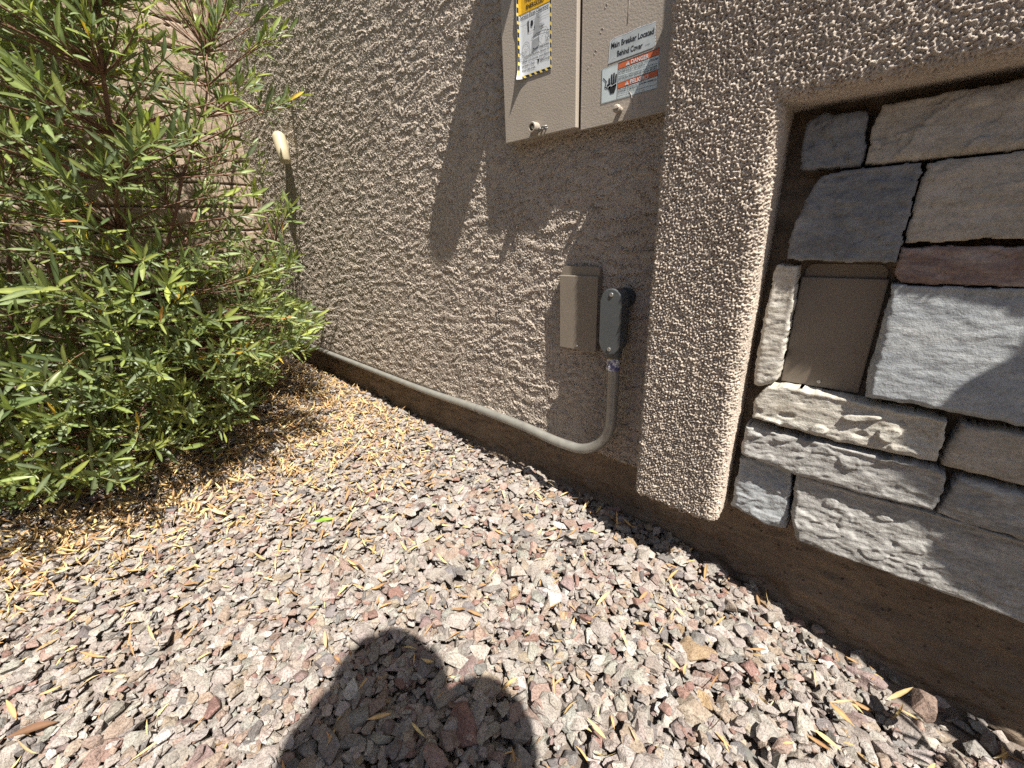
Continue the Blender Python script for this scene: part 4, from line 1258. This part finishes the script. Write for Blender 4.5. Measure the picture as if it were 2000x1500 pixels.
for tip in tips:
    below = nodes[:, 2] < tip[2] - 0.02
    if not below.any(): below[:] = True
    d = np.linalg.norm(nodes - tip, axis=1) + np.where(below, 0, 9)
    i = int(np.argmin(d)); a = nodes[i]
    dist = d[i] if d[i] < 9 else 0.3
    if dist > 0.85: continue
    v = tip - a
    c = a + v * 0.5 + np.array([0, 0, 0.08 * dist - 0.02]) + rb.normal(0, 0.05 * dist, 3)
    ts = np.linspace(0, 1, 6)[:, None]
    cv = (1 - ts) ** 2 * a + 2 * ts * (1 - ts) * c + ts ** 2 * tip
    r0 = min(nrad[i], 0.0032)
    tube(bmB, cv[:5], np.linspace(r0, 0.0015, 5), 5, False)
    tube(bmT, cv[4:], [0.0016, 0.0008], 4, False)
    dirn = cv[-1] - cv[-3]; dirn /= np.linalg.norm(dirn)
    nl = rb.integers(8, 15)
    tw = min(0.16, dist * 0.8 + 0.04)
    big = rb.uniform(0.75, 1.25)
    young = rb.random() < 0.2
    for k in range(nl):
        f = (k + 0.5) / nl
        s0 = tip - dirn * tw * (1 - f) if k < nl - 3 else tip - dirn * 0.005 * (nl - k)
        ang = k * 2.4 + rb.normal(0, 0.3)
        pz = np.cross(dirn, [0.1, 0.2, 1.0]); pz /= np.linalg.norm(pz) + 1e-9; py_ = np.cross(dirn, pz)
        rd = pz * math.cos(ang) + py_ * math.sin(ang)
        open_ = rb.uniform(0.35, 1.15) * (1.15 - 0.55 * f)
        dd = dirn * math.cos(open_) + rd * math.sin(open_) + np.array([0, 0, 0.38])
        LP.append(s0); LD.append(dd); LN.append(dirn - rd * 0.4 + rb.normal(0, 0.25, 3) + np.array([0, 0, 0.4]))
        L_ = big * rb.uniform(0.042, 0.090) * (1.0 - 0.25 * f)
        LL.append(L_); LW.append(L_ * rb.uniform(0.12, 0.20)); LCu.append(rb.uniform(-0.08, 0.35))
        q = rb.random()
        col = GRE[rb.integers(0, 5)] * rb.uniform(0.8, 1.2)
        if young or f > 0.85: col = col * 1.2 + np.array([0.03, 0.035, 0.0])
        if q < 0.006: col = np.array([0.55, 0.38, 0.05])
        elif q < 0.010: col = np.array([0.45, 0.22, 0.06])
        LC.append(col)
A_ = [np.array(a) for a in (LP, LD, LN, LL, LW, LCu, LC)]
tipP = A_[0] + A_[1] / np.linalg.norm(A_[1], axis=1, keepdims=True) * A_[3][:, None]
ok = (tipP[:, 1] < 0.985) & (tipP[:, 0] > FXW + 0.01) & (tipP[:, 2] > 0.06)
uvt, _ = project(tipP)
OUTb = OUT + np.where(OUT > 0, 1, 0) * np.array([30, 14])
ok &= in_poly(uvt, OUTb) | (uvt[:, 0] < 0) | (uvt[:, 1] < 0)
A_ = [a[ok] for a in A_]
V, F, C = leaf_batch(*A_)
print("leaves", len(A_[0]))
shrub = empty("shrub", (-2.35, 0.0, float(gz(-2.35, 0))), "leafy green shrub with long narrow leaves filling the left side before the block wall", "shrub")
link("foliage", np_mesh("foliage", V, F, True, C), M_LEAF, shrub)
link("branches", bm_mesh("branches", bmB, True), M_BARK, shrub)
link("twigs", bm_mesh("twigs", bmT, True), M_TWIG, shrub)

# invented small shrub past the right edge, added to dapple the gravel with shade
sp, sd_, sn, sl_, sw, sc_, scu = [], [], [], [], [], [], []
bm = bmesh.new()
for k in range(26):
    b0 = np.array([rb.uniform(0.60, 0.74), rb.uniform(0.55, 0.68), -0.05])
    tp = np.array([rb.uniform(0.44, 0.95), rb.uniform(0.42, 0.76), rb.uniform(0.12, 0.66)])
    mid = (b0 + tp) / 2 + rb.normal(0, 0.03, 3)
    tube(bm, [b0, mid, tp], [0.004, 0.003, 0.0015], 5)
    dr = (tp - mid) / np.linalg.norm(tp - mid)
    for j in range(11):
        o_ = tp - dr * 0.012 * j
        rd = rb.normal(0, 1, 3); rd -= dr * rd.dot(dr); rd /= np.linalg.norm(rd)
        L_ = rb.uniform(0.045, 0.085)
        v_ = dr * 0.7 + rd * 0.8
        if o_[0] + v_[0] * L_ < 0.41: continue
        sp.append(o_); sd_.append(v_); sn.append(dr - 0.3 * rd + rb.normal(0, 0.2, 3)); sl_.append(L_); sw.append(L_ * rb.uniform(0.16, 0.24)); sc_.append(GRE[rb.integers(0, 5)]); scu.append(rb.uniform(0, 0.3))
V, F, C = leaf_batch(*[np.array(q) for q in (sp, sd_, sn, sl_, sw, scu, sc_)])
dapple_shrub = empty("shrub", (0.67, 0.61, 0.0), "added unseen small low shrub that dapples the gravel with shade", "shrub")
link("foliage", np_mesh("foliage", V, F, True, C), M_LEAF, dapple_shrub)
link("branches", bm_mesh("branches", bm, True), M_BARK, dapple_shrub)

# dry leaf litter
nL = 15000
lx = rb.uniform(-2.92, 0.6, nL * 4); ly = rb.uniform(-0.8, 0.99, nL * 4)
dd_ = np.hypot((lx + 2.3) / 0.75, (ly - 0.10) / 1.05)
w1 = np.exp(-np.clip(dd_ - 0.80, 0, 9) ** 2 / 0.12)
w2 = 0.75 * np.exp(-((lx + 1.75) / 0.5) ** 2 - ((ly - 0.62) / 0.45) ** 2)
w3 = 0.035 + 0.08 * sstep(-1.0, -1.7, lx)
pr_ = np.clip(np.maximum(w1, w2) * (0.35 + 0.65 * sstep(-0.6, 0.6, samp(warp, TL, lx * 1.5, ly * 1.5))) + w3, 0, 1)
k = (rb.random(nL * 4) < pr_ * 0.80) & (ly < wall_front(lx) - 0.01)
lx, ly = lx[k], ly[k]; m = len(lx)
print("litter", m)
az = rb.uniform(0, 2 * PI, m)
Dv = np.stack([np.cos(az), np.sin(az), rb.normal(0.08, 0.18, m)], 1)
Nv = np.stack([rb.normal(0, 0.5, m), rb.normal(0, 0.5, m), np.ones(m)], 1)
Lc = rb.uniform(0.018, 0.044, m)
base_p = np.stack([lx, ly, surf(lx, ly) + rb.uniform(0.004, 0.018, m)], 1)
dcol = np.array([0.84, 0.78, 0.70]) * np.array([[0.56, 0.40, 0.21], [0.62, 0.49, 0.28], [0.50, 0.32, 0.17], [0.68, 0.57, 0.30], [0.42, 0.27, 0.15], [0.63, 0.51, 0.35]])[rb.integers(0, 6, m)] * rb.uniform(0.75, 1.2, (m, 1))
V, F, C = leaf_batch(base_p, Dv, Nv, Lc, Lc * rb.uniform(0.09, 0.24, m), rb.uniform(-0.9, 0.8, m), dcol)
tag(link("leaf_litter", np_mesh("leaf_litter", V, F, True, C), M_DRY), "dry yellow and tan fallen leaves scattered over the gravel under the shrub", "leaf litter", kind='stuff')

# single fallen leaves and the dark clump that stand out
def one_leaf(name, x, y, az, L, w, col, label, mat, zoff=0.022, curlv=0.1):
    p = np.array([[x, y, float(surf(np.array([x]), np.array([y]))[0]) + zoff]])
    V, F, C = leaf_batch(p, np.array([[math.cos(az), math.sin(az), 0.06]]), np.array([[0.1, -0.15, 1.0]]), np.array([L]), np.array([w]), np.array([curlv]), np.array([col]))
    return tag(link(name, np_mesh(name, V, F, True, C), mat), label, "leaf")
one_leaf("fallen_leaf", -1.175, 0.345, 0.95, 0.062, 0.016, (0.24, 0.40, 0.06), "bright green fallen leaf lying alone on the sunlit gravel", M_LEAF)
one_leaf("fallen_leaf", -1.0, -0.275, 1.2, 0.065, 0.016, (0.16, 0.085, 0.05), "long brown curled leaf at the lower left corner of the gravel", M_DRY, 0.024, 0.25)
bm = bmesh.new()
rs = random.Random(12)
c0 = Vector((-1.585, 0.245, float(surf(np.array([-1.585]), np.array([0.245]))[0]) + 0.016))
for k in range(70):
    s1 = rs.uniform(-1, 1)
    p = c0 + Vector((0.028 * s1, 0.022 * s1, 0))
    d = Vector((rs.uniform(-1, 1), rs.uniform(-1, 1), rs.uniform(-0.3, 0.9))).normalized() * rs.uniform(0.006, 0.013)
    tube(bm, [p, p + d], [0.0012, 0.0004], 4)
tag(link("dark_clump", bm_mesh("dark_clump", bm), M_BLACK), "small black bristly clump lying on the gravel beside the shrub", "debris")

# ------------------------------------------------------------------ invented gas meter past the right edge, added to cast shade on the stones
caster = empty("stone_shade_caster", (0.72, 0.8, 0.0), "added unseen grey discs, boxes and posts that cast shade on the stones at right", "shade caster")
bm = bmesh.new()
box(bm, 0.60, 0.90, 0.80, 0.83, H + 0.36, H + 0.60, 0.019, 4)
link("caster_body", bm_mesh("caster_body", bm, True), M_PVC, caster)
bm = bmesh.new()
lathe(bm, [(0.03, -0.01), (0.115, 0.0), (0.12, 0.008), (0.12, 0.014), (0.115, 0.022), (0.05, 0.032)], (0.640, 0.818, H + 0.400), (0, -1, 0), 40)
link("caster_disc", bm_mesh("caster_disc", bm, True), M_PVC, caster)
bm = bmesh.new()
box(bm, 0.655, 0.95, 0.80, 0.83, H + 0.10, H + 0.40, 0.012, 3)
link("caster_lower_body", bm_mesh("caster_lower_body", bm), M_PVC, caster)
bm = bmesh.new()
lathe(bm, [(0.02, -0.01), (0.078, 0.0), (0.082, 0.008), (0.082, 0.02), (0.03, 0.03)], (0.69, 0.82, H + 0.20), (0, -1, 0), 32)
link("caster_small_disc", bm_mesh("caster_small_disc", bm, True), M_PVC, caster)
for xx_ in (0.76, 0.86):
    bm = bmesh.new(); cyl(bm, (xx_, 0.80, -0.12), (xx_, 0.80, H + 0.43), 0.017, 0.017, 16)
    link("caster_post", bm_mesh("caster_post", bm, True), M_PVC, caster)

# ------------------------------------------------------------------ photographer (only the shadow falls in the picture)
fw = Vector((-0.67, 0.74, 0)).normalized(); rt = Vector((0.74, 0.67, 0)).normalized(); upv = Vector((0, 0, 1))
org = Vector((0.318, -0.125, 0.0))
def bp(r, f, u): return org + rt * r + fw * f + upv * (u * 0.885)
person = empty("person", tuple(org), "person standing and holding a phone out at waist height", "person")
def skin_obj(name, verts, edges, radii, mat, parent, root=0, sub=2):
    me = bpy.data.meshes.new(name)
    me.from_pydata([tuple(Vector(v)) for v in verts], edges, [])
    o = link(name, me, mat, parent)
    md = o.modifiers.new("skin", 'SKIN'); md.use_smooth_shade = True
    for i, r in enumerate(radii):
        sv = me.skin_vertices[0].data[i]
        sv.radius = (r, r) if not hasattr(r, '__len__') else r
        sv.use_root = (i == root)
    sd = o.modifiers.new("sub", 'SUBSURF'); sd.levels = sub; sd.render_levels = sub
    return o
PH = Vector((0, 0, H))                      # the phone is just behind the lens
back = Vector((0.63, -0.69, 0.35)).normalized()
gripR = PH + back * 0.035 + Vector((0.075, 0.06, -0.03)); gripL = PH + back * 0.035 - Vector((0.055, 0.05, 0.03))
V = [bp(0, 0, 0.95), bp(0, 0.01, 1.12), bp(0, 0.02, 1.30), bp(0, 0.02, 1.42), bp(0, 0.04, 1.50), bp(0, 0.07, 1.58), bp(0, 0.09, 1.68),
     bp(0.19, 0.02, 1.43), Vector((0.240, 0.108, 1.20)), (gripR + back * 0.10 + Vector((0.03, 0.0, -0.01))), gripR,
     bp(-0.17, 0.03, 1.54), bp(-0.20, 0.02, 1.22), (gripL + back * 0.10 + Vector((0, -0.03, -0.01))), gripL,
     bp(0.10, 0, 0.88), bp(0.11, 0.02, 0.48), bp(0.11, -0.02, 0.08), bp(0.12, 0.13, 0.03),
     bp(-0.10, 0, 0.88), bp(-0.11, 0.02, 0.48), bp(-0.12, -0.02, 0.08), bp(-0.13, 0.13, 0.03)]
E_ = [(0, 1), (1, 2), (2, 3), (3, 4), (4, 5), (5, 6), (3, 7), (7, 8), (8, 9), (9, 10), (3, 11), (11, 12), (12, 13), (13, 14), (0, 15), (15, 16), (16, 17), (17, 18), (0, 19), (19, 20), (20, 21), (21, 22)]
Rd = [(0.14, 0.11), (0.12, 0.10), (0.155, 0.12), 0.10, 0.06, 0.078, 0.088, 0.085, 0.085, 0.045, 0.026, 0.055, 0.042, 0.028, 0.026, 0.085, 0.06, 0.042, 0.035, 0.085, 0.06, 0.042, 0.035]
body = skin_obj("body", V, E_, Rd, M_CLOTH, person)
# face features and head
bm = bmesh.new()
bmesh.ops.create_uvsphere(bm, u_segments=24, v_segments=16, radius=1.0)
for v in bm.verts:
    v.co = Vector((v.co.x * 0.077, v.co.y * 0.097, v.co.z * 0.118))
hd = Matrix((rt, fw, upv)).transposed().to_4x4(); hd.translation = bp(0, 0.10, 1.655)
tube(bm, [(0, 0.088, 0.0), (0, 0.112, -0.026), (0, 0.094, -0.036)], [0.009, 0.014, 0.010], 8)
for sx_ in (-1, 1):
    bmesh.ops.create_uvsphere(bm, u_segments=8, v_segments=6, radius=0.013, matrix=Matrix.Translation((0.032 * sx_, 0.086, 0.008)))
    bmesh.ops.create_uvsphere(bm, u_segments=8, v_segments=6, radius=0.02, matrix=Matrix.Translation((0.077 * sx_, 0.0, -0.005)) @ Matrix.Diagonal((0.4, 0.7, 1.4, 1)))
tube(bm, [(-0.022, 0.085, -0.06), (0, 0.094, -0.061), (0.022, 0.085, -0.06)], [0.004, 0.007, 0.004], 6)
bmesh.ops.transform(bm, matrix=hd, verts=bm.verts)
link("head", bm_mesh("head", bm, True), M_SKIN, person)
bm = bmesh.new()
lathe(bm, [(0.122, -0.045), (0.121, -0.038), (0.110, 0.0), (0.100, 0.05), (0.080, 0.080), (0.0, 0.095)], bp(0, 0.095, 1.715), (0, 0, 1), 32)
link("hat", bm_mesh("hat", bm, True), M_HAT, person)
bm = bmesh.new()
tube(bm, [bp(-0.02, 0.02, 1.76), bp(-0.05, 0.0, 1.66), bp(-0.085, -0.02, 1.55), bp(-0.08, -0.05, 1.38)], [0.095, 0.115, 0.115, 0.07], 16)
link("hair", bm_mesh("hair", bm, True), M_HAIR, person)
for side, g_ in ((1, gripR), (-1, gripL)):
    vv = [g_]; ee = []; rr2 = [0.024]
    inw = (PH + back * 0.035 - g_); inw.z = 0; inw.normalize()
    for k in range(4):
        b0 = g_ + upv * (0.024 - 0.016 * k) + inw * 0.012
        ln = (0.040, 0.045, 0.042, 0.033)[k]
        i0 = len(vv); vv += [b0, b0 + inw * ln * 0.5 + back * 0.012, b0 + inw * ln + back * 0.008]
        ee += [(0, i0), (i0, i0 + 1), (i0 + 1, i0 + 2)]; rr2 += [0.009, 0.0085, 0.0075]
    i0 = len(vv); vv += [g_ + upv * 0.02 - inw * 0.004, g_ + upv * 0.045 + inw * 0.02]; ee += [(0, i0), (i0, i0 + 1)]; rr2 += [0.011, 0.009]
    skin_obj("hand", vv, ee, rr2, M_SKIN, person, 0, 1)
ph_o = bmesh.new()
box(ph_o, -0.075, 0.075, -0.036, 0.036, -0.004, 0.004, 0.003)
Mc = Matrix(((R[0, 0], -R[0, 1], -R[0, 2], 0), (R[1, 0], -R[1, 1], -R[1, 2], 0), (R[2, 0], -R[2, 1], -R[2, 2], 0), (0, 0, 0, 1)))
offv = Mc @ Vector((0.05, -0.02, 0.012))
bmesh.ops.transform(ph_o, matrix=Matrix.Translation(PH + offv) @ Mc, verts=ph_o.verts)
tag(link("phone", bm_mesh("phone", ph_o), M_BLACK), "black phone held level in both hands of the standing person", "phone")
